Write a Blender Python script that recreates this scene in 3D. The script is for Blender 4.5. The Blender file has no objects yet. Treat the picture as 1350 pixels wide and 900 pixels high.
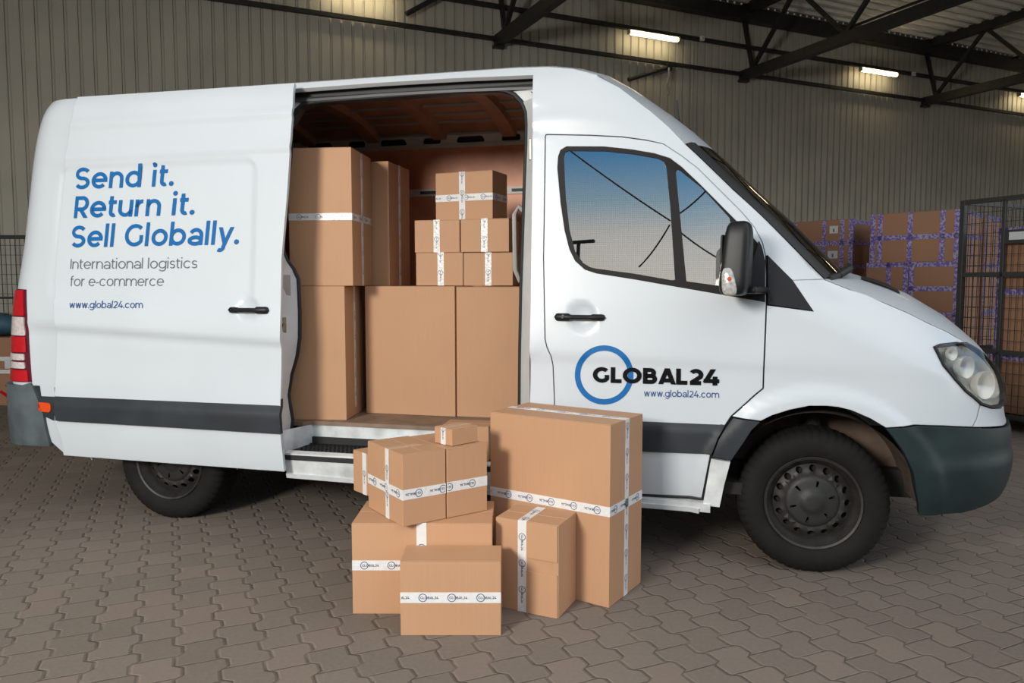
import bpy, bmesh, math, random
import numpy as np
from math import pi, sin, cos, radians as rad
from mathutils import Vector, Matrix
from mathutils.geometry import delaunay_2d_cdt
random.seed(4)
SC = bpy.context.scene
COL = SC.collection
SC.view_settings.view_transform = 'Standard'
SC.view_settings.look = 'None'
SC.view_settings.gamma = 1.0
SC.view_settings.use_curve_mapping = False
SC.view_settings.exposure = 0.0

# ---------------------------------------------------------------- camera
FPX, CAMH = 1000.0, 1.42
PITCH = math.atan(.075)
cd = bpy.data.cameras.new('camera')
cd.sensor_width = 36; cd.lens = 36 * FPX / 1350; cd.clip_end = 500
cam = bpy.data.objects.new('camera', cd)
cam.location = (0, 0, CAMH); cam.rotation_euler = (pi / 2 - PITCH, 0, 0)
COL.objects.link(cam); SC.camera = cam

# ---------------------------------------------------------------- world sky and key lamp
wd = bpy.data.worlds.new('sky'); SC.world = wd; wd.use_nodes = True
nt = wd.node_tree; nt.nodes.clear()
def wn(t, **k):
    n = nt.nodes.new(t)
    for a, v in k.items(): setattr(n, a, v)
    return n
tc = wn('ShaderNodeTexCoord'); sep = wn('ShaderNodeSeparateXYZ')
nt.links.new(tc.outputs['Generated'], sep.inputs[0])
ramp = wn('ShaderNodeValToRGB'); cr = ramp.color_ramp
cr.elements[0].position = 0.0; cr.elements[0].color = (.30, .29, .28, 1)
cr.elements[1].position = 1.0; cr.elements[1].color = (.55, .58, .62, 1)
for p, c in ((.485, (.32, .31, .29, 1)), (.502, (.80, .76, .69, 1)), (.600, (.78, .74, .67, 1)), (.622, (.68, .68, .65, 1)), (.640, (.34, .49, .60, 1)), (.672, (.07, .28, .56, 1)), (.72, (.50, .54, .58, 1)), (.84, (.60, .60, .60, 1))):
    e = cr.elements.new(p); e.color = c
mad = wn('ShaderNodeMath', operation='MULTIPLY_ADD'); mad.inputs[1].default_value = .5; mad.inputs[2].default_value = .5
nt.links.new(sep.outputs[2], mad.inputs[0]); nt.links.new(mad.outputs[0], ramp.inputs[0])
mp = wn('ShaderNodeMapping'); mp.inputs['Scale'].default_value = (2.2, 2.2, 9.0)
nz = wn('ShaderNodeTexNoise'); nz.inputs['Scale'].default_value = 1.6; nz.inputs['Detail'].default_value = 6
nt.links.new(tc.outputs['Generated'], mp.inputs[0]); nt.links.new(mp.outputs[0], nz.inputs['Vector'])
cl = wn('ShaderNodeMapRange'); cl.inputs['From Min'].default_value = .50; cl.inputs['From Max'].default_value = .95
nt.links.new(nz.outputs[0], cl.inputs[0])
up = wn('ShaderNodeMath', operation='GREATER_THAN'); up.inputs[1].default_value = .01
nt.links.new(sep.outputs[2], up.inputs[0])
cm = wn('ShaderNodeMath', operation='MULTIPLY'); nt.links.new(cl.outputs[0], cm.inputs[0]); nt.links.new(up.outputs[0], cm.inputs[1])
mx = wn('ShaderNodeMix', data_type='RGBA'); mx.inputs['B'].default_value = (.84, .82, .79, 1)
nt.links.new(cm.outputs[0], mx.inputs['Factor']); nt.links.new(ramp.outputs[0], mx.inputs['A'])
# the sky is brighter towards the right of the yard
vd = wn('ShaderNodeVectorMath', operation='DOT_PRODUCT'); vd.inputs[1].default_value = (.85, -.5, .15); nt.links.new(tc.outputs['Generated'], vd.inputs[0])
vm = wn('ShaderNodeMath', operation='MULTIPLY_ADD'); vm.inputs[1].default_value = .95; vm.inputs[2].default_value = 1.45; nt.links.new(vd.outputs['Value'], vm.inputs[0])
bg = wn('ShaderNodeBackground'); nt.links.new(vm.outputs[0], bg.inputs['Strength'])
wo = wn('ShaderNodeOutputWorld')
nt.links.new(mx.outputs['Result'], bg.inputs[0]); nt.links.new(bg.outputs[0], wo.inputs[0])

# soft lamp added at front left, standing in for the hall's bright open side
kd = bpy.data.lights.new('key_lamp', 'AREA'); kd.shape = 'DISK'; kd.size = 1.5
kd.energy = 520; kd.color = (1.0, .95, .86)
ko = bpy.data.objects.new('key_lamp', kd); ko.location = (-4.0, -2.6, 3.3)
ko.rotation_euler = (Vector((.4, 3.6, 1.0)) - Vector(ko.location)).to_track_quat('-Z', 'Y').to_euler()
COL.objects.link(ko)

# ---------------------------------------------------------------- frames: hall grid and van
WA = math.atan(1 / 2.225)
HA = np.array([cos(WA), sin(WA)]); HB = np.array([-sin(WA), cos(WA)])
HW = np.array([-7.89, 11.69])                       # foot of the back wall, t = 0
def hall(t, s, z=0.):                               # t along the back wall, s from the wall towards the camera
    p = HW + HA * t - HB * s
    return Vector((p[0], p[1], z))
YAW = rad(13.7)
VO = np.array([1.46712, 3.56399, 0.])
fh = np.array([cos(YAW), -sin(YAW), 0]); ih = np.array([sin(YAW), cos(YAW), 0])
def tow(x, y, z): return Vector(VO + x * fh + y * ih + np.array([0, 0, z]))   # van coordinates to world
cp_, sp_ = cos(PITCH), sin(PITCH)
FWv = np.array([0, cp_, -sp_]); UPv = np.array([0, sp_, cp_]); C0 = np.array([0, 0, CAMH])
def project(p):
    d = p - C0; k = d @ FWv
    return np.array([675 + FPX * d[0] / k, 450 - FPX * (d @ UPv) / k])

# ---------------------------------------------------------------- materials
MATS = {}
class NT:
    def __init__(s, name):
        s.m = bpy.data.materials.new(name); s.m.use_nodes = True; s.t = s.m.node_tree; s.t.nodes.clear()
        s.out = s.n('ShaderNodeOutputMaterial')
    def n(s, t, **k):
        x = s.t.nodes.new(t)
        for a, v in k.items():
            if a.startswith('i_'): x.inputs[a[2:].replace('_', ' ')].default_value = v
            else: setattr(x, a, v)
        return x
    def l(s, a, b): s.t.links.new(a, b)
    def math(s, op, a, b=None, c=None, clamp=False):
        x = s.n('ShaderNodeMath', operation=op, use_clamp=clamp)
        for i, v in enumerate((a, b, c)):
            if v is None: continue
            if isinstance(v, (int, float)): x.inputs[i].default_value = v
            else: s.l(v, x.inputs[i])
        return x.outputs[0]
    def mix(s, f, a, b):
        x = s.n('ShaderNodeMix', data_type='RGBA')
        for k, v in (('Factor', f), ('A', a), ('B', b)):
            if isinstance(v, (int, float)): x.inputs[k].default_value = v
            elif isinstance(v, tuple): x.inputs[k].default_value = (*v, 1) if len(v) == 3 else v
            else: s.l(v, x.inputs[k])
        return x.outputs['Result']
def pm(name, col, rough=.5, metal=0., coat=0., noise=0., nscale=8., bump=0., bscale=40., bevel=0., spec=.5, emit=None, estr=0., dirt=None):
    if name in MATS: return MATS[name]
    t = NT(name); b = t.n('ShaderNodeBsdfPrincipled')
    b.inputs['Base Color'].default_value = (*col, 1); b.inputs['Roughness'].default_value = rough
    b.inputs['Metallic'].default_value = metal; b.inputs['Coat Weight'].default_value = coat
    b.inputs['Coat Roughness'].default_value = .06; b.inputs['Specular IOR Level'].default_value = spec
    if emit: b.inputs['Emission Color'].default_value = (*emit, 1); b.inputs['Emission Strength'].default_value = estr
    tcx = t.n('ShaderNodeTexCoord')
    if noise:
        nn = t.n('ShaderNodeTexNoise', i_Scale=nscale, i_Detail=5.); t.l(tcx.outputs['Object'], nn.inputs['Vector'])
        mr = t.n('ShaderNodeMapRange'); mr.inputs['From Min'].default_value = .3; mr.inputs['From Max'].default_value = .7
        t.l(nn.outputs[0], mr.inputs[0])
        lo = dirt if dirt else tuple(c * (1 - noise) for c in col); hi = tuple(min(1, c * (1 + noise * .6)) for c in col)
        t.l(t.mix(mr.outputs[0], lo, hi), b.inputs['Base Color'])
    nrm = None
    if bevel:
        bv = t.n('ShaderNodeBevel', samples=4); bv.inputs['Radius'].default_value = bevel; nrm = bv.outputs[0]
    if bump:
        n2 = t.n('ShaderNodeTexNoise', i_Scale=bscale, i_Detail=3.); t.l(tcx.outputs['Object'], n2.inputs['Vector'])
        bp = t.n('ShaderNodeBump'); bp.inputs['Strength'].default_value = bump; bp.inputs['Distance'].default_value = .01
        t.l(n2.outputs[0], bp.inputs['Height'])
        if nrm: t.l(nrm, bp.inputs['Normal'])
        nrm = bp.outputs[0]
    if nrm: t.l(nrm, b.inputs['Normal'])
    t.l(b.outputs[0], t.out.inputs[0]); MATS[name] = t.m
    return t.m
WHITE = pm('white_paint', (.595, .645, .69), .32, coat=.35, bevel=.005, noise=.03, nscale=2.)
JAMB = pm('jamb_paint', (.62, .65, .67), .45, noise=.1, nscale=6, bevel=.003)
SILLW = pm('worn_white', (.70, .73, .74), .5, noise=.35, nscale=7)
PLASTIC = pm('dark_moulding', (.026, .032, .038), .5, noise=.25, nscale=5, bevel=.004, spec=.35)
BUMPER = pm('bumper_plastic', (.016, .029, .031), .5, noise=.35, nscale=4, bevel=.006, spec=.3)
REARB = pm('rear_bumper_plastic', (.09, .11, .12), .6, noise=.4, nscale=6, bevel=.006)
BLACK = pm('black_rubber', (.012, .013, .014), .55)
GLOSSBLK = pm('black_plastic', (.008, .0085, .010), .45, bevel=.004, spec=.35)
GREYPL = pm('grey_frame', (.012, .011, .0105), .55, spec=.2)
TYRE = pm('tyre_rubber', (.008, .0075, .007), .8, spec=.3, noise=.35, nscale=9, bump=.15, bscale=30)
STEEL = pm('wheel_steel', (.036, .033, .030), .5, metal=.3, noise=.4, nscale=14)
HUBM = pm('hub_plastic', (.019, .0185, .018), .55, noise=.2, nscale=9)
CHASSIS = pm('chassis_black', (.012, .011, .010), .8)
LINER = pm('arch_liner', (.11, .075, .055), .8, noise=.4, nscale=9)
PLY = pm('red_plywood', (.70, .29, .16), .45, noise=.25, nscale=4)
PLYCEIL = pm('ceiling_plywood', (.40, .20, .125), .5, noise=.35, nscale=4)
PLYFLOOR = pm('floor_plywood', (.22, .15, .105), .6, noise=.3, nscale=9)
GREYST = pm('grey_steel', (.36, .35, .33), .5, noise=.15, nscale=6)
DARKST = pm('dark_steel', (.022, .0225, .023), .5, metal=.2, noise=.3, nscale=6)
CAGEM = pm('cage_steel', (.055, .06, .058), .5, metal=.3)
RAILST = pm('rail_primer', (.62, .60, .55), .5, noise=.12, nscale=6)
CHROME = pm('chrome', (.75, .77, .78), .12, metal=1.)
LCHROME = pm('lamp_chrome', (.70, .71, .71), .28, metal=.4)
REFL = pm('lamp_reflector', (.40, .41, .39), .3, metal=.0, noise=.3, nscale=9)
LATCH = pm('zinc_latch', (.36, .33, .27), .4, metal=.6, noise=.4, nscale=60)
BLUE = pm('blue_lettering', (.005, .125, .37), .5, spec=.25)
BLUE2 = pm('light_blue_ring', (.002, .125, .38), .5, spec=.25)
NAVY = pm('navy_lettering', (.02, .075, .25), .4)
SLATE = pm('slate_lettering', (.13, .15, .18), .4)
LBLACK = pm('black_lettering', (.004, .004, .005), .6, spec=.1)
TAPEP = pm('tape_print', (.02, .035, .09), .45)
TAPER = pm('tape_ring', (.025, .07, .20), .45)
TAPE = pm('white_tape', (.74, .735, .73), .28, noise=.06, nscale=30, bump=.25, bscale=55)
SHTAPE = pm('clear_tape', (.50, .36, .25), .2)
LABELW = pm('paper_label', (.62, .64, .66), .6)
RED = pm('red_lens', (.50, .004, .012), .18, coat=.5, noise=.12, nscale=30)
CLEARL = pm('clear_lens', (.62, .55, .54), .18, coat=.5, noise=.2, nscale=50)
CLEARR = pm('clear_repeater', (.45, .45, .44), .15, coat=.6, noise=.4, nscale=60)
DKRED = pm('dark_red_edge', (.10, .006, .02), .3)
ORANGE = pm('orange_lens', (.75, .075, .012), .25)
CABDK = pm('cab_trim', (.03, .032, .035), .7)
SEATM = pm('seat_cloth', (.10, .105, .11), .85)
TEAL = pm('teal_sack', (.03, .09, .13), .6, noise=.3, nscale=12)

def cardboard(name, col, rough=.62):
    t = NT(name); b = t.n('ShaderNodeBsdfPrincipled'); b.inputs['Roughness'].default_value = rough
    b.inputs['Specular IOR Level'].default_value = .3
    tcx = t.n('ShaderNodeTexCoord'); info = t.n('ShaderNodeObjectInfo')
    n1 = t.n('ShaderNodeTexNoise', i_Scale=3.5, i_Detail=4.); t.l(tcx.outputs['Object'], n1.inputs['Vector'])
    mpx = t.n('ShaderNodeMapping'); mpx.inputs['Scale'].default_value = (160, 160, 3); t.l(tcx.outputs['Object'], mpx.inputs[0])
    n2 = t.n('ShaderNodeTexNoise', i_Scale=1., i_Detail=2.); t.l(mpx.outputs[0], n2.inputs['Vector'])
    f = t.math('ADD', t.math('MULTIPLY', n1.outputs[0], .55), t.math('MULTIPLY', n2.outputs[0], .45))
    f = t.math('MULTIPLY_ADD', info.outputs['Random'], .25, f)
    mr = t.n('ShaderNodeMapRange'); mr.inputs['From Min'].default_value = .3; mr.inputs['From Max'].default_value = .9; t.l(f, mr.inputs[0])
    t.l(t.mix(mr.outputs[0], tuple(c * .93 for c in col), tuple(c * 1.06 for c in col)), b.inputs['Base Color'])
    bp = t.n('ShaderNodeBump'); bp.inputs['Strength'].default_value = .06; bp.inputs['Distance'].default_value = .004
    t.l(n2.outputs[0], bp.inputs['Height']); t.l(bp.outputs[0], b.inputs['Normal'])
    t.l(b.outputs[0], t.out.inputs[0]); return t.m
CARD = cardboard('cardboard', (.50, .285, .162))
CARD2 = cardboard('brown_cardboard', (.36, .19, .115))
def purple_tape():
    t = NT('purple_tape'); b = t.n('ShaderNodeBsdfPrincipled'); b.inputs['Roughness'].default_value = .25
    tcx = t.n('ShaderNodeTexCoord'); v = t.n('ShaderNodeTexNoise', i_Scale=45., i_Detail=6.); t.l(tcx.outputs['Object'], v.inputs['Vector'])
    r = t.n('ShaderNodeMapRange'); r.inputs['From Min'].default_value = .47; r.inputs['From Max'].default_value = .56; t.l(v.outputs[0], r.inputs[0])
    t.l(t.mix(r.outputs[0], (.17, .12, .42), (.42, .37, .53)), b.inputs['Base Color']); t.l(b.outputs[0], t.out.inputs[0]); return t.m
PURPLE = purple_tape()
def glass(name, fac, tint, rough=.0, film=False, ior=1.5):
    t = NT(name); g = t.n('ShaderNodeBsdfGlossy'); g.inputs['Roughness'].default_value = rough
    tr = t.n('ShaderNodeBsdfTransparent'); tr.inputs[0].default_value = (*tint, 1)
    lw = t.n('ShaderNodeFresnel'); lw.inputs['IOR'].default_value = ior
    f = t.math('ADD', lw.outputs[0], fac, clamp=True)
    if film:                                         # fine woven film on the pane
        tcx = t.n('ShaderNodeTexCoord'); sx = t.n('ShaderNodeSeparateXYZ'); t.l(tcx.outputs['Object'], sx.inputs[0])
        p = t.math('SINE', t.math('MULTIPLY', t.math('ADD', sx.outputs[0], sx.outputs[2]), 330.)); q = t.math('SINE', t.math('MULTIPLY', t.math('SUBTRACT', sx.outputs[0], sx.outputs[2]), 330.))
        f = t.math('MULTIPLY', f, t.math('MULTIPLY_ADD', t.math('MULTIPLY', p, q), .16, 1.), clamp=True)
    geo = t.n('ShaderNodeNewGeometry'); f = t.math('MULTIPLY', f, t.math('SUBTRACT', 1., geo.outputs['Backfacing']))
    ms = t.n('ShaderNodeMixShader'); t.l(f, ms.inputs[0]); t.l(tr.outputs[0], ms.inputs[1]); t.l(g.outputs[0], ms.inputs[2])
    t.l(ms.outputs[0], t.out.inputs[0]); return t.m
GLASS = glass('window_tint_glass', .36, (.42, .45, .46), film=True)
WSGLASS = glass('windscreen_glass', .02, (.35, .38, .36))
LENS = glass('headlamp_lens', .0, (.93, .93, .91), ior=1.35)

def paving():
    t = NT('paving'); b = t.n('ShaderNodeBsdfPrincipled'); b.inputs['Roughness'].default_value = .82
    b.inputs['Specular IOR Level'].default_value = .25
    tcx = t.n('ShaderNodeTexCoord'); mpx = t.n('ShaderNodeMapping'); t.l(tcx.outputs['Object'], mpx.inputs[0])
    mpx.inputs['Rotation'].default_value = (0, 0, -WA)
    # gentle waviness so that no joint is perfectly straight
    wv = t.n('ShaderNodeTexNoise', i_Scale=3.2, i_Detail=2.); t.l(mpx.outputs[0], wv.inputs['Vector'])
    sx = t.n('ShaderNodeSeparateXYZ'); t.l(mpx.outputs[0], sx.inputs[0])
    sw = t.n('ShaderNodeSeparateColor'); t.l(wv.outputs[1], sw.inputs[0])
    u = t.math('MULTIPLY_ADD', sw.outputs[0], .022, sx.outputs[0]); v = t.math('MULTIPLY_ADD', sw.outputs[1], .022, sx.outputs[1])
    CW, RH, AMP = .154, .180, .016
    ph = t.math('FRACT', t.math('DIVIDE', v, RH))
    tri = t.math('ABSOLUTE', t.math('SUBTRACT', ph, .5))                      # 0 .5
    saw = t.n('ShaderNodeMapRange'); saw.inputs['From Min'].default_value = .14; saw.inputs['From Max'].default_value = .32
    saw.inputs['To Min'].default_value = -AMP; saw.inputs['To Max'].default_value = AMP; saw.interpolation_type = 'SMOOTHSTEP'; t.l(tri, saw.inputs[0])
    cu = t.math('DIVIDE', t.math('ADD', u, saw.outputs[0]), CW); ci = t.math('FLOOR', cu); cf = t.math('SUBTRACT', cu, ci)
    du = t.math('MULTIPLY', t.math('MINIMUM', cf, t.math('SUBTRACT', 1., cf)), CW)
    par = t.math('MULTIPLY', t.math('MODULO', t.math('ABSOLUTE', ci), 2.), .5)
    rv = t.math('ADD', t.math('ADD', t.math('DIVIDE', v, RH), .25), par); ri = t.math('FLOOR', rv); rf = t.math('SUBTRACT', rv, ri)
    dv = t.math('MULTIPLY', t.math('MINIMUM', rf, t.math('SUBTRACT', 1., rf)), RH)
    d = t.math('MINIMUM', du, t.math('MULTIPLY_ADD', dv, 2.2, .0))
    jn = t.n('ShaderNodeMapRange'); jn.inputs['From Min'].default_value = .001; jn.inputs['From Max'].default_value = .0055; t.l(d, jn.inputs[0])
    joint = jn.outputs[0]                                                     # 0 in the joint
    hb = t.n('ShaderNodeMapRange'); hb.inputs['From Min'].default_value = .001; hb.inputs['From Max'].default_value = .013; hb.interpolation_type = 'SMOOTHSTEP'; t.l(d, hb.inputs[0])
    cid = t.n('ShaderNodeCombineXYZ'); t.l(ci, cid.inputs[0]); t.l(ri, cid.inputs[1])
    wn_ = t.n('ShaderNodeTexWhiteNoise', noise_dimensions='2D'); t.l(cid.outputs[0], wn_.inputs['Vector'])
    big = t.n('ShaderNodeTexNoise', i_Scale=.55, i_Detail=4.); t.l(tcx.outputs['Object'], big.inputs['Vector'])
    fine = t.n('ShaderNodeTexNoise', i_Scale=55., i_Detail=5.); t.l(tcx.outputs['Object'], fine.inputs['Vector'])
    f = t.math('ADD', t.math('MULTIPLY', wn_.outputs[0], .22), t.math('ADD', t.math('MULTIPLY', big.outputs[0], .7), t.math('MULTIPLY', fine.outputs[0], .45)))
    mr = t.n('ShaderNodeMapRange'); mr.inputs['From Min'].default_value = .38; mr.inputs['From Max'].default_value = 1.0; t.l(f, mr.inputs[0])
    base = t.mix(mr.outputs[0], (.145, .120, .100), (.225, .190, .160))
    red = t.math('MULTIPLY', t.math('GREATER_THAN', wn_.outputs[0], .8), .18)
    base = t.mix(red, base, (.23, .155, .125))
    mn = t.n('ShaderNodeTexNoise', i_Scale=9., i_Detail=3.); t.l(tcx.outputs['Object'], mn.inputs['Vector'])
    mrj = t.n('ShaderNodeMapRange'); mrj.inputs['From Min'].default_value = .45; mrj.inputs['From Max'].default_value = .68; t.l(mn.outputs[0], mrj.inputs[0])
    mort = t.mix(mrj.outputs[0], (.075, .060, .048), (.20, .165, .125))
    t.l(t.mix(joint, mort, base), b.inputs['Base Color'])
    h = t.math('ADD', hb.outputs[0], t.math('MULTIPLY', fine.outputs[0], .12))
    bp = t.n('ShaderNodeBump'); bp.inputs['Strength'].default_value = .6; bp.inputs['Distance'].default_value = .007
    t.l(h, bp.inputs['Height']); t.l(bp.outputs[0], b.inputs['Normal']); t.l(b.outputs[0], t.out.inputs[0]); return t.m
PAVE = paving()
WALLM = pm('wall_sheet', (.42, .41, .365), .5, noise=.10, nscale=1.2, spec=.3)
WALLG = pm('deck_sheet', (.80, .79, .74), .5, noise=.15, nscale=1.5)
TUBE = pm('lamp_tube', (1, .9, .7), .5, emit=(1.0, .80, .46), estr=14.)
LAMPB = pm('lamp_body', (.45, .40, .28), .5)

# ---------------------------------------------------------------- object helpers
def link(o, parent=None):
    COL.objects.link(o)
    if parent: o.parent = parent
    return o
def tag(o, label=None, cat=None, group=None, kind=None):
    if label: o['label'] = label
    if cat: o['category'] = cat
    if group: o['group'] = group
    if kind: o['kind'] = kind
    return o
def empty(name, loc=(0, 0, 0), rz=0., label=None, cat=None, group=None):
    o = bpy.data.objects.new(name, None); o.empty_display_size = .1
    o.location = loc; o.rotation_euler = (0, 0, rz); link(o)
    return tag(o, label, cat, group)
class MB:
    def __init__(s): s.v = []; s.f = []
    def add(s, vs, fs):
        k = len(s.v); s.v += [tuple(p) for p in vs]; s.f += [tuple(i + k for i in f) for f in fs]; return s
    def box(s, c, d, rz=0., mat=None):
        x, y, z = (q / 2 for q in d)
        vs = [Vector((i * x, j * y, k * z)) for i in (-1, 1) for j in (-1, 1) for k in (-1, 1)]
        M = mat if mat else Matrix.Rotation(rz, 3, 'Z')
        vs = [M @ p + Vector(c) for p in vs]
        return s.add(vs, [(0, 1, 3, 2), (4, 6, 7, 5), (0, 4, 5, 1), (2, 3, 7, 6), (0, 2, 6, 4), (1, 5, 7, 3)])
    def bar(s, p0, p1, w, h=None, upv=(0, 0, 1)):
        p0 = Vector(p0); p1 = Vector(p1); d = p1 - p0; L = d.length; d.normalize(); U = Vector(upv)
        if abs(d.dot(U)) > .98: U = Vector((1, 0, 0))
        r = d.cross(U).normalized(); U = r.cross(d).normalized()
        M = Matrix((d, r, U)).transposed()
        return s.box((p0 + p1) / 2, (L, w, h or w), mat=M)
    def tube(s, pts, r, n=8, cap=True):
        pts = [Vector(p) for p in pts]; rings = []
        N = None
        for i, p in enumerate(pts):
            a = pts[max(i - 1, 0)]; b = pts[min(i + 1, len(pts) - 1)]; d = (b - a).normalized()
            if N is None:
                N = d.cross(Vector((0, 0, 1)))
                if N.length < .05: N = d.cross(Vector((1, 0, 0)))
            N = (N - d * N.dot(d)).normalized(); B = d.cross(N)
            rr = r[i] if isinstance(r, (list, tuple)) else r
            rings.append([p + (N * cos(2 * pi * k / n) + B * sin(2 * pi * k / n)) * rr for k in range(n)])
        vs = [q for g in rings for q in g]; fs = []
        for i in range(len(pts) - 1):
            for k in range(n):
                a = i * n + k; b = i * n + (k + 1) % n; fs.append((a, b, b + n, a + n))
        if cap: fs += [tuple(range(n))[::-1], tuple(range((len(pts) - 1) * n, len(pts) * n))]
        return s.add(vs, fs)
    def lathe(s, prof, c=(0, 0, 0), axis='Y', n=48, mod=None):          # prof: (r, h) along the axis
        vs = []; fs = []
        for j, (r, h) in enumerate(prof):
            for k in range(n):
                a = 2 * pi * k / n; rr = r + (mod(j, k) if mod else 0)
                q = (rr * cos(a), h, rr * sin(a)) if axis == 'Y' else ((rr * cos(a), rr * sin(a), h) if axis == 'Z' else (h, rr * cos(a), rr * sin(a)))
                vs.append(Vector(q) + Vector(c))
        for j in range(len(prof) - 1):
            for k in range(n):
                a = j * n + k; b = j * n + (k + 1) % n; fs.append((a, b, b + n, a + n))
        return s.add(vs, fs)
    def grid(s, rows, close=False):
        n = len(rows[0]); vs = [p for r in rows for p in r]; fs = []
        for i in range(len(rows) - 1):
            for k in range(n - 1 + (1 if close else 0)):
                a = i * n + k; b = i * n + (k + 1) % n; fs.append((a, b, b + n, a + n))
        return s.add(vs, fs)
    def build(s, name, mat, parent=None, smooth=False, bevel=0., angle=35, recalc=True, seg=2):
        me = bpy.data.meshes.new(name); me.from_pydata(s.v, [], s.f)
        if recalc:
            b = bmesh.new(); b.from_mesh(me); bmesh.ops.recalc_face_normals(b, faces=b.faces); b.to_mesh(me); b.free()
        me.materials.append(mat)
        if smooth:
            me.shade_smooth(); me.set_sharp_from_angle(angle=rad(angle))
        o = link(bpy.data.objects.new(name, me), parent)
        if bevel:
            m = o.modifiers.new('bevel', 'BEVEL'); m.width = bevel; m.segments = seg; m.limit_method = 'ANGLE'
        return o
def struct(o): o['kind'] = 'structure'; return o
def inpoly(P, poly):
    x, y = P[:, 0], P[:, 1]; r = np.zeros(len(P), bool); n = len(poly)
    for i in range(n):
        x0, y0 = poly[i]; x1, y1 = poly[(i + 1) % n]
        c = (y0 > y) != (y1 > y)
        if not c.any(): continue
        r ^= c & (x < (x1 - x0) * (y - y0) / ((y1 - y0) if y1 != y0 else 1e-12) + x0)
    return r
def distpoly(P, poly):
    d = np.full(len(P), 9e9); n = len(poly)
    for i in range(n):
        a = np.array(poly[i]); b = np.array(poly[(i + 1) % n]); ab = b - a; L = ab @ ab
        if L < 1e-14: continue
        t = np.clip(((P - a) @ ab) / L, 0, 1); q = a + t[:, None] * ab
        d = np.minimum(d, np.hypot(*(P - q).T))
    return d
def densify(poly, st):
    o = []; n = len(poly)
    for i in range(n):
        a = np.array(poly[i], float); b = np.array(poly[(i + 1) % n], float); k = max(1, int(np.hypot(*(b - a)) / st))
        for j in range(k): o.append(tuple(a + (b - a) * j / k))
    return o
def area(poly): return .5 * sum(poly[i][0] * poly[(i + 1) % len(poly)][1] - poly[(i + 1) % len(poly)][0] * poly[i][1] for i in range(len(poly)))
def inset(poly, d):                                 # shrink a polygon by d
    p = [np.array(q, float) for q in poly]
    p = [q for i, q in enumerate(p) if np.hypot(*(q - p[i - 1])) > 1e-5]; n = len(p)
    sg = 1 if area(p) > 0 else -1; o = []
    for i in range(n):
        e0 = p[i] - p[i - 1]; e1 = p[(i + 1) % n] - p[i]; e0 /= np.hypot(*e0); e1 /= np.hypot(*e1)
        n0 = np.array([-e0[1], e0[0]]) * sg; n1 = np.array([-e1[1], e1[0]]) * sg; m = n0 + n1; L = np.hypot(*m)
        if L < .3: m = n0; k = 1
        else: m /= L; k = 1 / max(.5, m @ n0)
        o.append(tuple(p[i] + m * d * k))
    return o
def rounded(poly, r, n=5):                          # round the corners of a polygon
    o = []; m = len(poly)
    for i in range(m):
        p = np.array(poly[i], float); a = np.array(poly[i - 1], float) - p; b = np.array(poly[(i + 1) % m], float) - p
        la, lb = np.hypot(*a), np.hypot(*b); k = min(r, la * .45, lb * .45); A = p + a / la * k; B = p + b / lb * k
        for j in range(n + 1):
            t = j / n; o.append(tuple((1 - t) ** 2 * A + 2 * t * (1 - t) * p + t * t * B))
    return o
def tri2d(outer, holes, gridstep, edge):
    loops = [densify(outer, edge)] + [densify(h, edge) for h in holes]
    vs = []; es = []
    for lp in loops:
        k = len(vs); vs += [Vector(p) for p in lp]; es += [(k + i, k + (i + 1) % len(lp)) for i in range(len(lp))]
    O = np.array(outer); lo, hi = O.min(0), O.max(0)
    gx, gy = np.meshgrid(np.arange(lo[0], hi[0], gridstep), np.arange(lo[1], hi[1], gridstep))
    G = np.stack([gx.ravel(), gy.ravel()], 1)
    k = inpoly(G, outer)
    for h in holes: k &= ~inpoly(G, h)
    G = G[k]
    if len(G):
        d = distpoly(G, outer)
        for h in holes: d = np.minimum(d, distpoly(G, h))
        G = G[d > gridstep * .45]; vs += [Vector((float(a), float(b))) for a, b in G]
    r = delaunay_2d_cdt(vs, es, [], 0, 1e-7)
    V = np.array([tuple(p) for p in r[0]]); F = np.array([f for f in r[2] if len(f) == 3])
    cen = V[F].mean(1); k = inpoly(cen, outer)
    for h in holes: k &= ~inpoly(cen, h)
    return V, F[k]
def patch(name, surf, outer, holes=(), mat=None, parent=None, g=.05, edge=.02, off=0., thick=.02, gap=0., smooth=True, angle=35):
    """a curved sheet-metal panel: a 2D outline laid on a surface and given thickness inwards"""
    if gap: outer = inset(outer, gap); 
    V, F = tri2d(outer, list(holes), g, edge)
    P = surf(V[:, 0], V[:, 1]); e = 1e-3
    T1 = surf(V[:, 0] + e, V[:, 1]) - surf(V[:, 0] - e, V[:, 1]); T2 = surf(V[:, 0], V[:, 1] + e) - surf(V[:, 0], V[:, 1] - e)
    N = np.cross(T1, T2); N /= np.linalg.norm(N, axis=1)[:, None] + 1e-12        # points outwards
    P0 = P + N * off; P1 = P + N * (off - thick); n = len(V)
    fs = []; cnt = {}
    for f in F:
        a, b, c = f
        A, B, Cc = V[a], V[b], V[c]
        if (B[0] - A[0]) * (Cc[1] - A[1]) - (B[1] - A[1]) * (Cc[0] - A[0]) < 0: b, c = c, b
        fs.append((int(a), int(b), int(c)))
        for q in ((a, b), (b, c), (c, a)): cnt[q] = 1
    sides = [q for q in cnt if (q[1], q[0]) not in cnt]
    allf = list(fs) + [(c + n, b + n, a + n) for a, b, c in fs] + [(int(b), int(a), int(a) + n, int(b) + n) for a, b in sides]
    me = bpy.data.meshes.new(name); me.from_pydata([tuple(p) for p in np.vstack([P0, P1])], [], allf)
    me.materials.append(mat)
    if smooth: me.shade_smooth(); me.set_sharp_from_angle(angle=rad(angle))
    return link(bpy.data.objects.new(name, me), parent)

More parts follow.
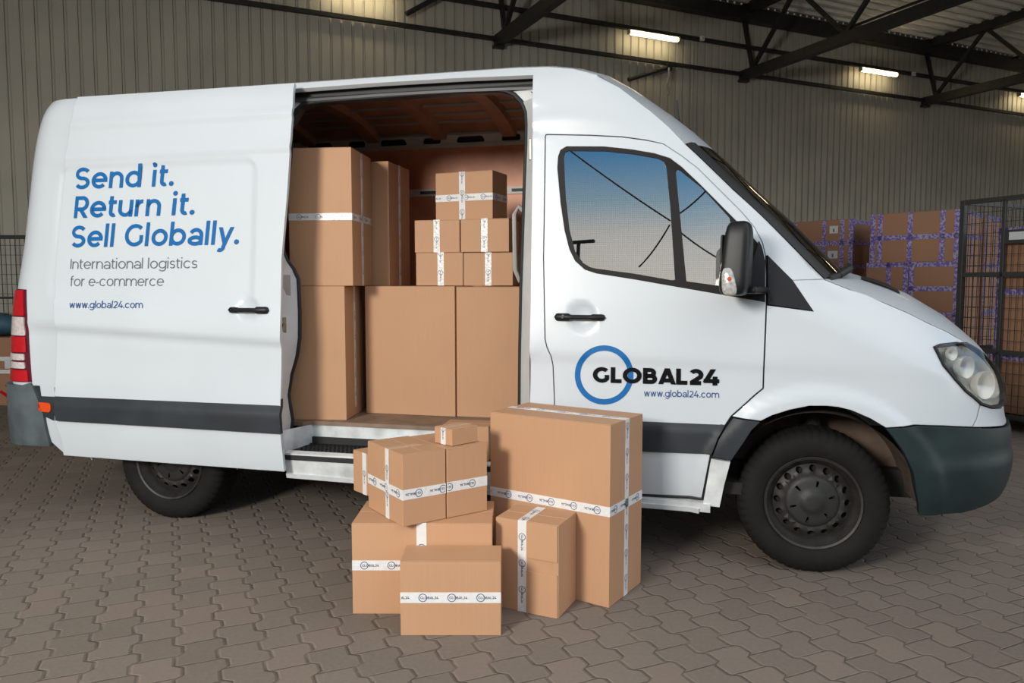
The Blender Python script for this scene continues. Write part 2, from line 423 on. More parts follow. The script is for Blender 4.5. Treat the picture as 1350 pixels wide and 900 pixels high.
# text -----------------------------------------------------------------------------------------------
# a plain geometric sans drawn with strokes: cap height 1, x-height .757
def arcp(cx, cy, rx, ry, a0, a1, n):
    k = max(2, int(abs(a1 - a0) / 360 * n * 4)); return [(cx + rx * cos(rad(a0 + (a1 - a0) * i / k)), cy + ry * sin(rad(a0 + (a1 - a0) * i / k))) for i in range(k + 1)]
def letter(ch, T, n):
    X = .757; h = T / 2; A = 1.06; H = 1.0
    R_ = X / 2 - h; cy = X / 2; W = R_ * 1.04
    arc = lambda *q: arcp(*q, n)
    if ch == 'o': return [arc(W + h, cy, W, R_, 0, 360)], 2 * W + T
    if ch == 'c': return [arc(W + h, cy, W, R_, 42, 318)], 2 * W + T * .6
    if ch == 'e': return [arc(W + h, cy, W, R_, 0, 318), [(h * 1.2, cy), (2 * W + T, cy)]], 2 * W + T
    if ch in 'bdg':
        l = [arc(W + h, cy, W, R_, 0, 360)]
        if ch == 'b': return l + [[(h, 0), (h, A)]], 2 * W + T
        if ch == 'd': return l + [[(2 * W + h, 0), (2 * W + h, A)]], 2 * W + T
        return l + [[(2 * W + h, X), (2 * W + h, .02)] + arc(W + h, .02, W, R_ * .78, 0, -150)[1:]], 2 * W + T
    if ch == 'a':
        w = W * .90; xr = 2 * w + h
        return [[(xr, 0), (xr, X * .55)] + arc(w + h * 1.1, X * .55, w - h * .1, X * .45 - h, 0, 152)[1:], arc(w + h, X * .27, w, X * .27 - h * .75, 0, 360)], 2 * w + T
    if ch in 'nmhr':
        w = W * .86 if ch != 'm' else W * .84; c_ = X - h - w
        if ch == 'r': return [[(h, 0), (h, X)], arc(w + h, c_, w, w, 180, 88)], w + T * .9
        l = [[(h, 0), (h, X)], arc(w + h, c_, w, w, 180, 0) + [(2 * w + h, 0)]]
        if ch == 'm': l.append(arc(3 * w + h, c_, w, w, 180, 0) + [(4 * w + h, 0)]); return l, 4 * w + T
        return l, 2 * w + T
    if ch == 'u': w = W * .86; return [[(h, X), (h, h + w)] + arc(w + h, h + w, w, w, 180, 360)[1:] + [(2 * w + h, X)], [(2 * w + h, X * .4), (2 * w + h, 0)]], 2 * w + T
    if ch == 'i': d = T * .64; return [[(d, 0), (d, X)], ('dot', d, A - d * .8, d)], 2 * d
    if ch == 'l': return [[(h, 0), (h, A)]], T
    if ch == 'I': return [[(h, 0), (h, H)]], T
    if ch == '.': d = T * .66; return [('dot', d, d, d)], 2 * d
    if ch == '-': return [[(0, .34), (.30, .34)]], .30
    if ch == 't': return [[(.13, .95), (.13, .16 + h)] + arc(.27, .16 + h, .14, .16, 180, 300)[1:], [(0, X - h), (.38, X - h)]], .38
    if ch == 'f': return [[(.13, 0), (.13, .86)] + arc(.29, .86, .16, A - h - .86, 180, 62)[1:], [(0, X - h), (.37, X - h)]], .36
    if ch in 'sS':
        q = X if ch == 's' else H; ry = (q - T) / 4; w = (.245 if ch == 's' else .325) - h * .4; c_ = w + h
        return [arc(c_, q - h - ry, w, ry, 28, 262) + arc(c_, h + ry, w, ry, 82, -152)], 2 * w + T
    if ch == 'w': a = .21; return [('dia', (h * 1.1 + a * k, X if k % 2 == 0 else 0), (h * 1.1 + a * (k + 1), 0 if k % 2 == 0 else X)) for k in range(4)], 4 * a + T * 1.1
    if ch == 'y': return [('dia', (h, X), (.335, .0)), ('dia', (.62, X), (.27, -.10)), arc(.13, -.07, .16, .165, 8, -125)], .66
    if ch == 'R': return [[(h, 0), (h, H)], [(h, H - h), (.38, H - h)] + arc(.38, .66, .235, .34 - h, 90, -90)[1:] + [(h, .32 + h)], ('dia', (.36, .34), (.60, 0))], .68
    if ch == 'G': r_ = .5 - h; q = r_ + h + r_ * cos(rad(40)); return [arc(r_ + h, .5, r_, r_, 45, 320), [(q, .5 - r_ * sin(rad(40)) - h * .5), (q, .50 + h * .0)]], q + h + .02
    if ch == 'O': r_ = .5 - h; return [arc(r_ * 1.05 + h, .5, r_ * 1.05, r_, 0, 360)], 2.1 * r_ + T
    if ch == 'L': return [[(h, H), (h, 0)], [(h, h), (.60, h)]], .60
    if ch == 'A': return [('dia', (h * 1.1, 0), (.48, H)), ('dia', (.96 - h * 1.1, 0), (.48, H)), [(.25, .22 + h * .2), (.71, .22 + h * .2)]], .96
    if ch == 'B':
        l = [[(h, 0), (h, H)]]
        for c_, r_, e in ((H - (.5 + h) / 2 + .0, (.5 - h) / 2, .40), ((.5 + h) / 2, (.5 - h) / 2, .46)): l.append([(h, c_ + r_), (e, c_ + r_)] + arc(e, c_, r_ * .98, r_, 90, -90)[1:] + [(h, c_ - r_)])
        return l, .46 + .25 + h * .6
    if ch == '2': r_ = .30 - h * .3; return [arc(r_ + h, H - h - r_ * .92, r_, r_ * .92, 150, -40) + [(h, h)], [(h * .6, h), (.66, h)]], .66
    if ch == '4': return [('dia', (.50, H), (.10, .27 - h * .5)), [(.0, .27), (.82, .27)], [(.60, .55), (.60, 0)]], .82
    return [], .30
TXT = {}
def glyphs(s, T=.14, n=10, shear=0., space=.105):
    k = (s, T, n, shear)
    if k in TXT: return TXT[k][0].copy(), TXT[k][1]
    V = []; F = []; x = 0
    for ch in s:
        st, w = letter(ch, T, n)
        for p in st:
            if p[0] == 'dia':
                (ax, ay), (bx_, by) = p[1], p[2]; hw = T / 2 * math.hypot(bx_ - ax, by - ay) / abs(by - ay); k0 = len(V)
                V += [(x + ax - hw, ay), (x + ax + hw, ay), (x + bx_ + hw, by), (x + bx_ - hw, by)]; F.append((k0, k0 + 1, k0 + 2, k0 + 3)); continue
            if p[0] == 'dot':
                q = [(x + p[1] + p[3] * cos(2 * pi * i / 16), p[2] + p[3] * sin(2 * pi * i / 16)) for i in range(16)]
                F.append(tuple(range(len(V), len(V) + 16))); V += q; continue
            P = [np.array(q, float) for q in p]; P = [q for i, q in enumerate(P) if i == 0 or np.hypot(*(q - P[i - 1])) > 1e-4]
            closed = np.hypot(*(P[0] - P[-1])) < 1e-4; b = len(V); m = len(P)
            for i in range(m):
                e0 = P[i] - P[i - 1] if i else (P[-1] - P[-2] if closed else None); e1 = P[i + 1] - P[i] if i < m - 1 else (P[1] - P[0] if closed else None)
                e0 = e1 if e0 is None else e0; e1 = e0 if e1 is None else e1
                n0 = np.array([-e0[1], e0[0]]) / np.hypot(*e0); n1 = np.array([-e1[1], e1[0]]) / np.hypot(*e1); mm = n0 + n1; L = np.hypot(*mm)
                mm = mm / L if L > .2 else n0; kk = min(1 / max(.3, mm @ n0), 2.2) * T / 2
                V += [(x + q[0], q[1]) for q in (P[i] + mm * kk, P[i] - mm * kk)]
            F += [(b + 2 * i, b + 2 * i + 1, b + 2 * i + 3, b + 2 * i + 2) for i in range(m - 1)]
        x += w + (space + (.035 if ch in 'Ili' else 0) if T < .2 else {'A': .0, 'B': .045, '2': .13, 'O': .07}.get(ch, .065))
    V = np.array(V); V[:, 0] += shear * V[:, 1]; F = [f if len(f) > 4 else f for f in F]
    F = [f if sum(V[f[i]][0] * V[f[(i + 1) % len(f)]][1] - V[f[(i + 1) % len(f)]][0] * V[f[i]][1] for i in range(len(f))) > 0 else f[::-1] for f in F]
    TXT[k] = (V, F); return V.copy(), F
# ================================================================ HALL (structure)
def mb(): return MB()
fl = mb(); fl.add([(-60, -60, 0), (70, -60, 0), (70, 60, 0), (-60, 60, 0)], [(0, 1, 2, 3)])
struct(fl.build('floor', PAVE))
def corrug(pitch, depth, rib, x0, x1):
    xs = []; x = x0
    while x < x1:
        xs += [(x, 0.), (x + pitch - rib, 0.), (x + pitch - rib * .8, depth), (x + pitch - rib * .2, depth)]; x += pitch
    return xs
w = mb(); pr = corrug(.195, .035, .052, -4.0, 34.0)
w.grid([[hall(t, -d, 0) for t, d in pr], [hall(t, -d, 8.2) for t, d in pr]])
struct(w.build('wall_back', WALLM))
for nm, a, b in (('wall_left', hall(-4, 0), hall(-4, 9.5)), ('wall_right', hall(34, 0), hall(34, 12))):
    struct(mb().bar(a + Vector((0, 0, 4.1)), b + Vector((0, 0, 4.1)), .1, 8.2).build(nm, WALLM))
w = mb(); pr = corrug(.31, -.09, .13, 0, 12.0)
w.grid([[hall(-4, s, 7.72 + d) for s, d in pr], [hall(34, s, 7.72 + d) for s, d in pr]])
struct(w.build('ceiling', WALLG))
struct(mb().bar(hall(-4, 12.0, 7.0), hall(34, 12.0, 7.0), .12, 2.1).build('shade_header', WALLM))  # unseen header, added to keep sky light off the upper back wall
# outdoor backdrop behind the camera, seen mirrored in the cab window
o = mb()
for k in range(60):
    o.box((-55 + k * 1.9, -42 + random.uniform(-.6, .6), 5.1), (2.1, 1.2, 10.2 + random.uniform(-.3, .3)))
struct(o.build('trim_1', CHASSIS))
# girts, eave beam
for i, (z, hh) in enumerate(((6.14, .07), (6.75, .075))):
    tag(mb().bar(hall(-3.5, .08, z), hall(33, .08, z), .08, hh).build('wall_girt', DARKST),
        ('lower' if i == 0 else 'upper') + ' dark steel rail running along the corrugated back wall', 'rail', 'horizontal rails on the back wall')
tag(mb().bar(hall(-3.5, .14, 7.42), hall(33, .14, 7.42), .22, .28).build('eave_beam', DARKST), 'deep dark beam where the roof deck meets the back wall', 'beam')
tn = ('nearest the roof of the van', 'second from the left, above the windscreen', 'farthest right, above the mesh cage')
for i, t in enumerate((8.34, 14.35, 20.3)):
    r = empty('roof_truss', hall(t, 0, 0), WA, 'dark steel roof truss ' + tn[i], 'truss', 'roof trusses')
    H = lambda s, z: Vector((0, -s, z))
    mb().bar(H(-.0, 6.12), H(11.5, 6.12), .16, .20).build('lower_chord', DARKST, r)
    mb().bar(H(0, 7.55), H(11.5, 7.55), .18, .22).build('upper_chord', DARKST, r)
    lo = [.35, 2.9, 5.5, 8.1, 10.7]; uph = [.0, 1.6, 4.2, 6.8, 9.4]
    for k in range(5):
        mb().bar(H(uph[k], 7.5), H(lo[k], 6.2), .075).build('web_brace', DARKST, r)
        if k < 4: mb().bar(H(lo[k], 6.2), H(uph[k + 1], 7.5), .075).build('web_brace', DARKST, r)
    mb().box(H(.06, 6.0), (.22, .14, .05)).build('bearing_plate', DARKST, r)
pl = ('over the cab', 'left of the middle truss', 'between the middle and right trusses', 'right of the right truss')
for i, t in enumerate((5.3, 11.3, 17.3, 23.3)):
    tag(mb().tube([hall(t, 0.3, 7.50), hall(t, 11.5, 7.50)], .035).build('ceiling_pipe', DARKST), 'thin dark pipe under the roof deck ' + pl[i], 'pipe', 'pipes under the deck')
for i, (t0, z0, t1, z1, d) in enumerate(((6.45, 6.3, 8.0, 7.3, 'left of the first truss'), (11.2, 5.65, 12.2, 6.02, 'above the cab roof'))):
    r = empty('wall_brace', hall(t0, .22, z0), 0, 'dark slanting brace rod on the back wall ' + d, 'brace', 'brace rods')
    mb().tube([(0, 0, 0), hall(t1, .22, z1) - hall(t0, .22, z0)], .045).build('rod', DARKST, r)
    mb().box(hall(t1, .22, z1) - hall(t0, .22, z0), (.12, .1, .14), WA).build('bracket', DARKST, r)
tag(mb().tube([hall(12.15, .3, 5.98), hall(12.13, .33, 5.8), hall(12.1, .3, 5.62), hall(12.16, .3, 5.52), hall(12.13, .3, 5.42)], .022).build('hook', GREYST), 'small grey hook hanging from the brace above the cab', 'hook')
tag(mb().tube([hall(12.95, .06, 6.65), hall(12.95, .06, 4.6)], .012).build('cable', GREYST), 'thin pale cable running down the wall behind the cab', 'cable')
for i, (t, z, dd) in enumerate(((2.3, 6.15, 'at the top left beside the lower rail'), (12.2, 5.02, 'just above the cab roof'))):
    r = empty('junction_box', hall(t, .1, z), WA, 'small dark box fixed to the back wall ' + dd, 'box', 'wall boxes')
    mb().box((0, 0, 0), (.16 if i == 0 else .14, .12, .24 if i == 0 else .10)).build('case', DARKST, r, bevel=.01)
    mb().box((0, -.065, 0), (.11, .012, .16 if i == 0 else .06)).build('lid', DARKST, r)
for i, (t, z, dd) in enumerate(((13.1, 6.74, 'right of the lamp over the cab'), (19.7, 6.72, 'by the right truss'))):
    r = empty('sensor', hall(t, .17, z), WA, 'small white sensor on the upper wall rail ' + dd, 'sensor', 'wall sensors')
    mb().box((0, 0, 0), (.09, .07, .10)).build('case', LABELW, r, bevel=.01); mb().lathe([(.0, -.05), (.02, -.05), (.025, -.03)], (0, 0, 0), n=12).build('lens', GREYST, r)
lp = ('above the open cargo door, cut by the top edge', 'over the windscreen header of the van', 'between the middle and right trusses', 'at the right edge of the photo')
for i, t in enumerate((5.0, 11.15, 17.72, 23.7)):
    r = empty('strip_light', hall(t, .30, 6.58), WA, 'lit strip light ' + lp[i], 'lamp', 'strip lights along the wall')
    L = 1.24
    mb().box((L / 2, 0.04, .045), (L, .09, .05)).build('body', LAMPB, r, bevel=.01)
    mb().tube([(.02, 0, 0), (.05, 0, 0), (L - .05, 0, 0), (L - .02, 0, 0)], [.02, .048, .048, .02], n=12).build('tube', TUBE, r, smooth=True)
    for q in (.0, L): mb().box((q, .01, .01), (.045, .09, .10)).build('end_cap', LAMPB, r, bevel=.01)
    mb().box((L / 2, .16, .05), (.05, .2, .03)).build('bracket', DARKST, r)

# ================================================================ VAN
VAN = empty('delivery_van', VO, -YAW, 'white high-roof delivery van with its side cargo door slid open', 'van')
# plan curve of the body: u runs from the middle of the back, along the right side, to the middle of the nose
pts = []
yy = np.linspace(.995, .26, 25); pts += [(-4.86, y) for y in yy]
for a in np.linspace(0, pi / 2, 24)[1:]: pts.append((-4.60 - .26 * cos(a), .26 - .26 * sin(a)))
pts += [(x, 0.) for x in np.linspace(-4.6, .2, 80)[1:]]
for k in np.linspace(0, 1, 70)[1:]:
    X = .2 + .835 * sin(k * pi / 2) ** (1 / 1.25); Yv = .995 * (1 - cos(k * pi / 2) ** (1 / 1.25) ** 1.0)
    t = (X - .2) / .835; pts.append((X, .995 * (1 - (1 - min(1, t) ** 2.5) ** .4)))
pts = np.array(pts); sl = np.r_[0, np.cumsum(np.hypot(*np.diff(pts, axis=0).T))]
i0 = np.argmin(abs(pts[:, 0] - .2) + pts[:, 1] * 9); UU = sl - sl[i0] + .2
UREAR, UFRONT = UU[0], UU[-1]
zt = np.linspace(0, 3, 601)
def sm(tab, sig=10):
    a = np.interp(zt, *zip(*tab)); k = np.exp(-.5 * (np.arange(-40, 41) / sig) ** 2); k /= k.sum()
    return np.convolve(np.pad(a, 40, mode='edge'), k, 'valid')
TUM = sm([(.2, .07), (.40, .018), (.55, .0), (.80, 0), (1.05, .004), (1.25, .017), (1.45, .038), (1.7, .062), (2.0, .088), (2.2, .104), (2.35, .114), (2.45, .125), (2.52, .142), (2.57, .18), (2.64, .26)], 7)
LR = sm([(.2, 0), (.8, 0), (1.36, .035), (1.66, .085), (2.0, .12), (2.25, .15), (2.5, .21), (2.6, .26)], 14)
LF = sm([(.2, -.13), (.32, -.07), (.42, -.015), (.52, 0), (.70, 0), (.76, -.03), (.85, -.03), (.95, -.05), (1.02, -.085), (1.1, -.15), (1.2, -.22), (1.4, -.28)], 7)
def sst(a, b, x): t = np.clip((x - a) / (b - a), 0, 1); return t * t * (3 - 2 * t)
def seg_e(x, z, a, b):                              # signed distance below a line a-b
    a = np.array(a); b = np.array(b); d = (b - a) / np.hypot(*(b - a)); return -((x - a[0]) * -d[1] + (z - a[1]) * d[0]) * (1 if d[0] > 0 else -1)
def bodysurf(u, z):
    u = np.atleast_1d(np.asarray(u, float)); z = np.atleast_1d(np.asarray(z, float))
    x = np.interp(u, UU, pts[:, 0]); y = np.interp(u, UU, pts[:, 1])
    tm = np.interp(z, zt, TUM)
    X = x + np.interp(z, zt, LR) * (1 - sst(-4.65, -4.15, u)) + np.interp(z, zt, LF) * np.clip((x - .2) / .8, 0, 1)
    Y = y + tm * (1 - y / .995)
    side = sst(-4.7, -4.5, u) * (1 - sst(.5, .9, u))
    # shoulder towards hood and windscreen
    e = seg_e(X, z, (.02, 1.43), (.66, 1.13)); Y = Y + sst(-.35, .05, u) * (1 - sst(.75, 1.1, u)) * .075 * (1 - np.clip(e / .20, 0, 1)) ** 2
    e = seg_e(u, z, (-.66, 2.12), (.023, 1.43)); Y = Y + np.where((u > -1.1) & (z > 1.35), .05 * (1 - np.clip(e / .13, 0, 1)) ** 2, 0) * (1 - sst(-.1, .2, u))
    # belt crease falling towards the nose, soft recess below it
    zc = np.interp(u, [-5, -4.3, -2.8, -1.4, 0, .6], [1.17, 1.165, 1.10, 1.055, 1.02, .99])
    Y = Y + side * .014 * (1 - sst(-.035, .02, z - zc)) * sst(-.45, -.1, z - zc) * (1 - sst(-.25, .35, u)) * (1 - .6 * sst(-1.5, -1.3, u))
    Y = Y - side * .008 * sst(-.035, .02, z - zc) * (1 - sst(.02, .22, z - zc)) * (1 - .6 * sst(-1.5, -1.3, u))
    # swage lines of the upper panels
    for zz in (2.36, 2.17):
        Y = Y - side * .009 * sst(-.018, .0, z - zz) * (1 - sst(.0, .06, z - zz)) * (1 - sst(-1.5, -1.3, u))
    zz = 2.235
    Y = Y - side * .012 * sst(-.02, .01, z - zz) * (1 - sst(.0, .10, z - zz)) * sst(-1.46, -1.4, u) * (1 - sst(-1.2, -.9, u))
    # wheel arch flares
    for cx in (0.,):
        r = np.hypot(u - cx - .0, z - .345); Y = Y - side * .022 * (1 - sst(.545, .60, r))
    return np.stack([X, Y, z], -1)
DOFF = .075
def recess(u, z, a, b, c, d, r=.07, w=.018):
    cx, cz = (a + b) / 2, (c + d) / 2; qx = abs(u - cx) - (b - a) / 2 + r; qz = abs(z - cz) - (d - c) / 2 + r
    sd = np.hypot(np.maximum(qx, 0), np.maximum(qz, 0)) + np.minimum(np.maximum(qx, qz), 0) - r
    return 1 - sst(-w, 0, sd)
def doorsurf(u, z):
    P = bodysurf(u, z); u = np.atleast_1d(u); z = np.atleast_1d(z); P[:, 1] -= DOFF
    P[:, 1] += .010 * recess(u, z, -4.7, -2.98, 1.325, 2.125)
    P[:, 1] += .018 * np.sqrt(np.maximum(0, 1 - (np.hypot(u + HDX[0], z - HDX[1]) / .064) ** 2))
    return P
def fdoorsurf(u, z):
    P = bodysurf(u, z); u = np.atleast_1d(u); z = np.atleast_1d(z)
    P[:, 1] += .02 * np.sqrt(np.maximum(0, 1 - (np.hypot(u - FHD[0], z - FHD[1]) / .070) ** 2))
    return P
def quartersurf(u, z):
    P = bodysurf(u, z); P[:, 1] += .012 * recess(np.atleast_1d(u), np.atleast_1d(z), -4.46, -3.2, 1.33, 2.12, .09)
    return P
def local_project(p): return project(VO + p[0] * fh + p[1] * ih + np.array([0, 0, p[2]]))
def pick(px, py, surf=bodysurf, y0=.05):            # photograph point -> (u, z) on a body surface
    d = np.array([(px - 675) / FPX, 0, 0]) + FWv - (py - 450) / FPX * UPv
    o = C0 - VO; t = (y0 - o @ ih) / (d @ ih); q = o + d * t; p = np.array([q @ fh, q[2]])
    for _ in range(25):
        b = local_project(surf(*p)[0]); r = np.array([px, py]) - b
        if np.abs(r).max() < .02: break
        J = np.stack([(local_project(surf(p[0] + 1e-3, p[1])[0]) - b) / 1e-3, (local_project(surf(p[0], p[1] + 1e-3)[0]) - b) / 1e-3], 1)
        st = np.linalg.lstsq(J, r, rcond=.05)[0]; p = p + np.clip(st, -.15, .15)
    return (float(p[0]), float(p[1]))
def pv(l, surf=bodysurf): return [pick(a, b, surf) for a, b in l]
HDX = (0, -9); FHD = (0, -9)
h0 = pick(327, 408, doorsurf); HDX = (-h0[0], h0[1]); FHD = pick(768, 418)

# ---- door opening outlines
FD = [(718.3, 180), (719.5, 177), (724, 176.6), (776.7, 177.6), (820, 179.7), (851.8, 184), (875, 189), (898, 204), (921, 221.6), (950, 250.4), (978.9, 279.3), (996, 299.6), (1006, 320), (1010, 337),
      (1011, 360), (1011, 400.7), (1010, 426.7), (1007.8, 478.7), (1006.6, 512), (996, 520.6), (981.8, 533.6), (964.4, 549), (955.8, 562), (947, 577), (937, 600), (926, 657), (848, 652), (732, 646),
      (730.4, 527.8), (728.5, 482), (726, 470), (720.3, 457), (718, 447), (716, 340)]
WO = [(735.8, 206), (739, 197.6), (746.8, 192.8), (796.7, 193), (832.5, 196.8), (863, 202), (883.6, 208.3), (899, 219.8), (924.5, 244), (960, 280), (990, 310), (1004, 326), (1008.7, 345), (1008.7, 398),
      (960, 389.8), (893.8, 378.3), (835, 368), (786.5, 360.4), (771, 355.3), (758.3, 343.8), (750.7, 328.5), (744.3, 303), (739, 267), (734.8, 221)]
WG = [(743, 206), (745, 200.5), (750, 198.6), (796.7, 199), (835, 203), (868, 209), (875, 213), (878.5, 220), (883.6, 272), (890, 370), (835, 360.4), (786.5, 354), (778, 352), (768.6, 346.4), (758, 331), (750.7, 303), (745.6, 259.5)]
QG = [(891, 227), (893, 223), (897, 225), (924.5, 247), (942.4, 265.8), (962, 287), (975, 380.5), (947, 376.5), (905, 370.6)]
fd = pv(FD); wo = pv(WO); wg = pv(WG); qg = pv(QG)
front_door = patch('front_door', fdoorsurf, fd, [wo], WHITE, VAN, .02, .015, 0, .03, .005)
front_door['label'] = 'white passenger cab door with company logo'
fr = patch('window_frame', bodysurf, inset(wo, .002), [wg, qg], GREYPL, front_door, .05, .015, .001, .025)
def pane(poly):
    P = np.array([bodysurf(*p)[0] for p in poly]); k = np.linalg.lstsq(np.c_[P[:, 0], P[:, 2], np.ones(len(P))], P[:, 1], rcond=None)[0]
    return lambda u, z: np.stack([np.atleast_1d(u), k[0] * np.atleast_1d(u) + k[1] * np.atleast_1d(z) + k[2], np.atleast_1d(z)], -1)
pane_main, pane_q = pane(wg), pane(qg)
patch('window_glass', pane_main, wg, [], GLASS, front_door, .3, .2, -.004, .004, 0, False)
patch('quarter_glass', pane_q, qg, [], GLASS, front_door, .3, .2, -.004, .004, 0, False)
tri = pv([(1000, 318), (1004, 326), (1008.5, 345), (1008.5, 397), (977, 391.5)])
patch('mirror_sail', bodysurf, tri, [], GLOSSBLK, front_door, .04, .02, .008, .02)
sq = [bodysurf(*p)[0] + np.array([0, .024, 0]) for p in densify(fd, .03)]
mb().tube(sq + sq[:2], .016, 6).build('gap_backing', BLACK, VAN)  # dark tube added behind the door edge so the gap reads as shade
# moulding strip on the cab door
def mould(u, z):
    P = bodysurf(u, z); z = np.atleast_1d(z); P[:, 1] -= .014 - .022 * sst(.70, .76, z) - .006 * (1 - sst(.555, .575, z)); return P
st = pv([(731, 541), (849, 543.7), (964, 548.6), (955.8, 562), (947, 577), (938, 599.5), (849, 595), (731, 590)])
o = patch('moulding', mould, st, [], PLASTIC, front_door, .02, .015, 0, .02, .003); o['label'] = 'dark grey rubbing strip'
def handle(parent, surf, uc, zc, L, big, flip):
    n = 28; prof = []; rows = []
    for i in range(n + 1):
        s = i / n; u = (s - .5) * L; e = abs(2 * s - 1)
        hgt = .0105 + (.0055 if (s < .3 if not flip else s > .68) else 0.) + (.003 if (s > .74 if not flip else s < .22) else 0.)
        hgt *= (1 - max(0, (e - .86) / .14) ** 2.2) ** .5 if e > .86 else 1.
        base = surf(uc + u, zc)[0]; out = .03 - .014 * e ** 4
        rows.append([(base[0], base[1] - out * (.35 + .65 * cos(a)), zc + hgt * 1.25 * sin(a)) for a in np.linspace(0, 2 * pi, 15)[:-1]])
    return mb().grid(rows, close=True).build('handle', GLOSSBLK, parent, smooth=True)
o = handle(front_door, bodysurf, pick(764.5, 418)[0], pick(764.5, 418)[1], .262, 1, False); o['label'] = 'black door handle with keyhole'
kc = bodysurf(*pick(743, 417))[0]; mb().lathe([(0, -.004), (.0085, -.004), (.0095, 0)], (kc[0], kc[1] - .030, kc[2]), n=20).build('key_lock', CHROME, o)

# ---- sliding door, pushed back along the side
SD = [(102.6, 127.7), (240, 119), (388.6, 109.3), (386, 140), (384, 166.7), (378.5, 253), (371, 340), (369, 441), (369.8, 525), (369.8, 571), (372.7, 600), (375, 621.5), (230, 611), (84, 600), (81, 580), (72, 554), (72.5, 510),
      (71.5, 427), (72, 369), (78, 296.7), (83.8, 241.8), (88, 195.6), (95, 155)]
sd = pv(SD, doorsurf)
cargo_door = patch('cargo_door', doorsurf, sd, [], WHITE, VAN, .020, .02, 0, .02)
cargo_door['label'] = 'white sliding cargo door with blue lettering'
def mouldd(u, z): P = mould(u, z); P[:, 1] -= DOFF + .006; return P
st = pv([(71.5, 510.5), (230, 518), (370, 525), (370, 572), (230, 563.5), (73, 554.4)], mouldd)
o = patch('moulding', mouldd, st, [], PLASTIC, cargo_door, .02, .02, 0, .024); o['label'] = 'dark grey rubbing strip'
hc = pick(331, 408.5, doorsurf); o = handle(cargo_door, lambda u, z: bodysurf(u, z) - np.array([0, DOFF, 0]), hc[0], hc[1], .250, 1, True); o['label'] = 'black door handle'

# lettering laid on a panel: the text box is given by the ends of its baseline and its height
def lettering(parent, name, s, surf, L, R, asc, mat, bold=0., shear=0., off=.003, lab='small navy'):
    V, F = glyphs(s, bold, 10, shear); x0, x1 = V[:, 0].min(), V[:, 0].max(); h = V[:, 1].max()
    a = np.array(pick(*L, surf)); b = np.array(pick(*R, surf)); c = np.array(pick(L[0], L[1] - asc, surf))
    up = np.array([0, c[1] - a[1]])
    q = a + ((V[:, 0] - x0) / (x1 - x0))[:, None] * (b - a) + (V[:, 1] / h)[:, None] * up
    P = surf(q[:, 0], q[:, 1]); P[:, 1] -= off
    words = s.split(' '); ends = []; k = 0
    for w_ in words: k += len(w_); ends.append(glyphs(s[:k], bold, 10, shear)[0][:, 0].max() + .1); k += 1
    for i, w_ in enumerate(words):                   # one part per word
        m = MB(); used = {}
        for f in F:
            cx = np.mean([V[j, 0] for j in f])
            if not ((ends[i - 1] if i else -9) < cx <= ends[i]): continue
            for j in f:
                if j not in used: used[j] = len(m.v); m.v.append(tuple(P[j]))
            m.f.append(tuple(used[j] for j in f))
        m.build(name, mat, parent, recalc=False)['label'] = lab + ' lettering reading ' + w_
def bds(u, z): return bodysurf(u, z) - np.array([0, DOFF, 0])
for s, L, R, asc, mat, bold, sh in (('Send it.', (100, 249.6), (229, 245), 31, BLUE, .168, .08), ('Return it.', (97.6, 287.6), (256.5, 283), 31, BLUE, .168, .08), ('Sell Globally.', (94.8, 326.3), (315, 322), 30.5, BLUE, .168, .08),
                            ('International logistics', (93, 354.4), (260, 353.4), 14, SLATE, .095, .03), ('for e-commerce', (93, 377), (216, 376.8), 13.6, SLATE, .095, .03), ('www.global24.com', (91.6, 406), (188.4, 406), 9.6, NAVY, .125, 0.)):
    lettering(cargo_door, 'lettering', s, doorsurf, L, R, asc, mat, bold, sh, .003, 'large blue' if mat == BLUE else 'thin grey' if mat == SLATE else 'small navy')
rg = []
for k in range(72): a = 2 * pi * k / 72; rg.append((796.5 + 38.6 * cos(a), 494 + 39 * sin(a)))
ri = [(796.5 + 31.4 * (x - 796.5) / 38.6, 494 + 31.8 * (y - 494) / 39) for x, y in rg]
ro = pv(rg); ri = pv(ri)
o = patch('logo_ring', bodysurf, ro, [ri], BLUE2, front_door, .012, .012, .0025, .001); o['label'] = 'blue logo ring'
lettering(front_door, 'lettering', 'GLOBAL24', bodysurf, (781.6, 503.8), (948, 508), 20.6, LBLACK, .25, 0, .0045, 'bold black')
lettering(front_door, 'lettering', 'www.global24.com', bodysurf, (849, 522.2), (948, 524.2), 9.2, NAVY, .13)

# ---- fixed body panels
cr = pv([(903, 189.8), (881, 167), (856.5, 145.8), (837, 131)])
CREASE = [(-.985, 2.42), (-1.10, 2.488), (-1.22, 2.528), (-1.36, 2.552), (-1.55, 2.56), (-2.86, 2.56)]
opt = pv([(703, 98.8), (600, 102.8), (500, 108.8), (392, 117)]); zt_open = opt[0][1]
opr = pv([(702, 180), (701, 300), (699.5, 400), (698.5, 530)])
FDr = list(reversed(fd))
iA = fd.index(fd[13])                               # (1010,337) end of the door's upper edge
ws = pv([(920, 205.5), (966.6, 250.5), (1010, 290.5), (1053, 334)]); wsb = pick(1086, 367.5)
sail = pv([(1072, 410), (1044, 369)])
seam0 = sail[1]
SIDEA = [(-2.86, 2.56), (-2.86, opt[3][1]), opt[2], opt[1], opt[0]] + opr + [(opr[-1][0], .45), (opr[-1][0], .34), (fd[27][0], .34), fd[27]] + fd[28:] + fd[:14] + [pick(1011.5, 336), seam0, wsb] + ws[::-1] + cr + CREASE[:-1]
patch('body_side', bodysurf, SIDEA, [], WHITE, VAN, .04, .02, 0, .03)
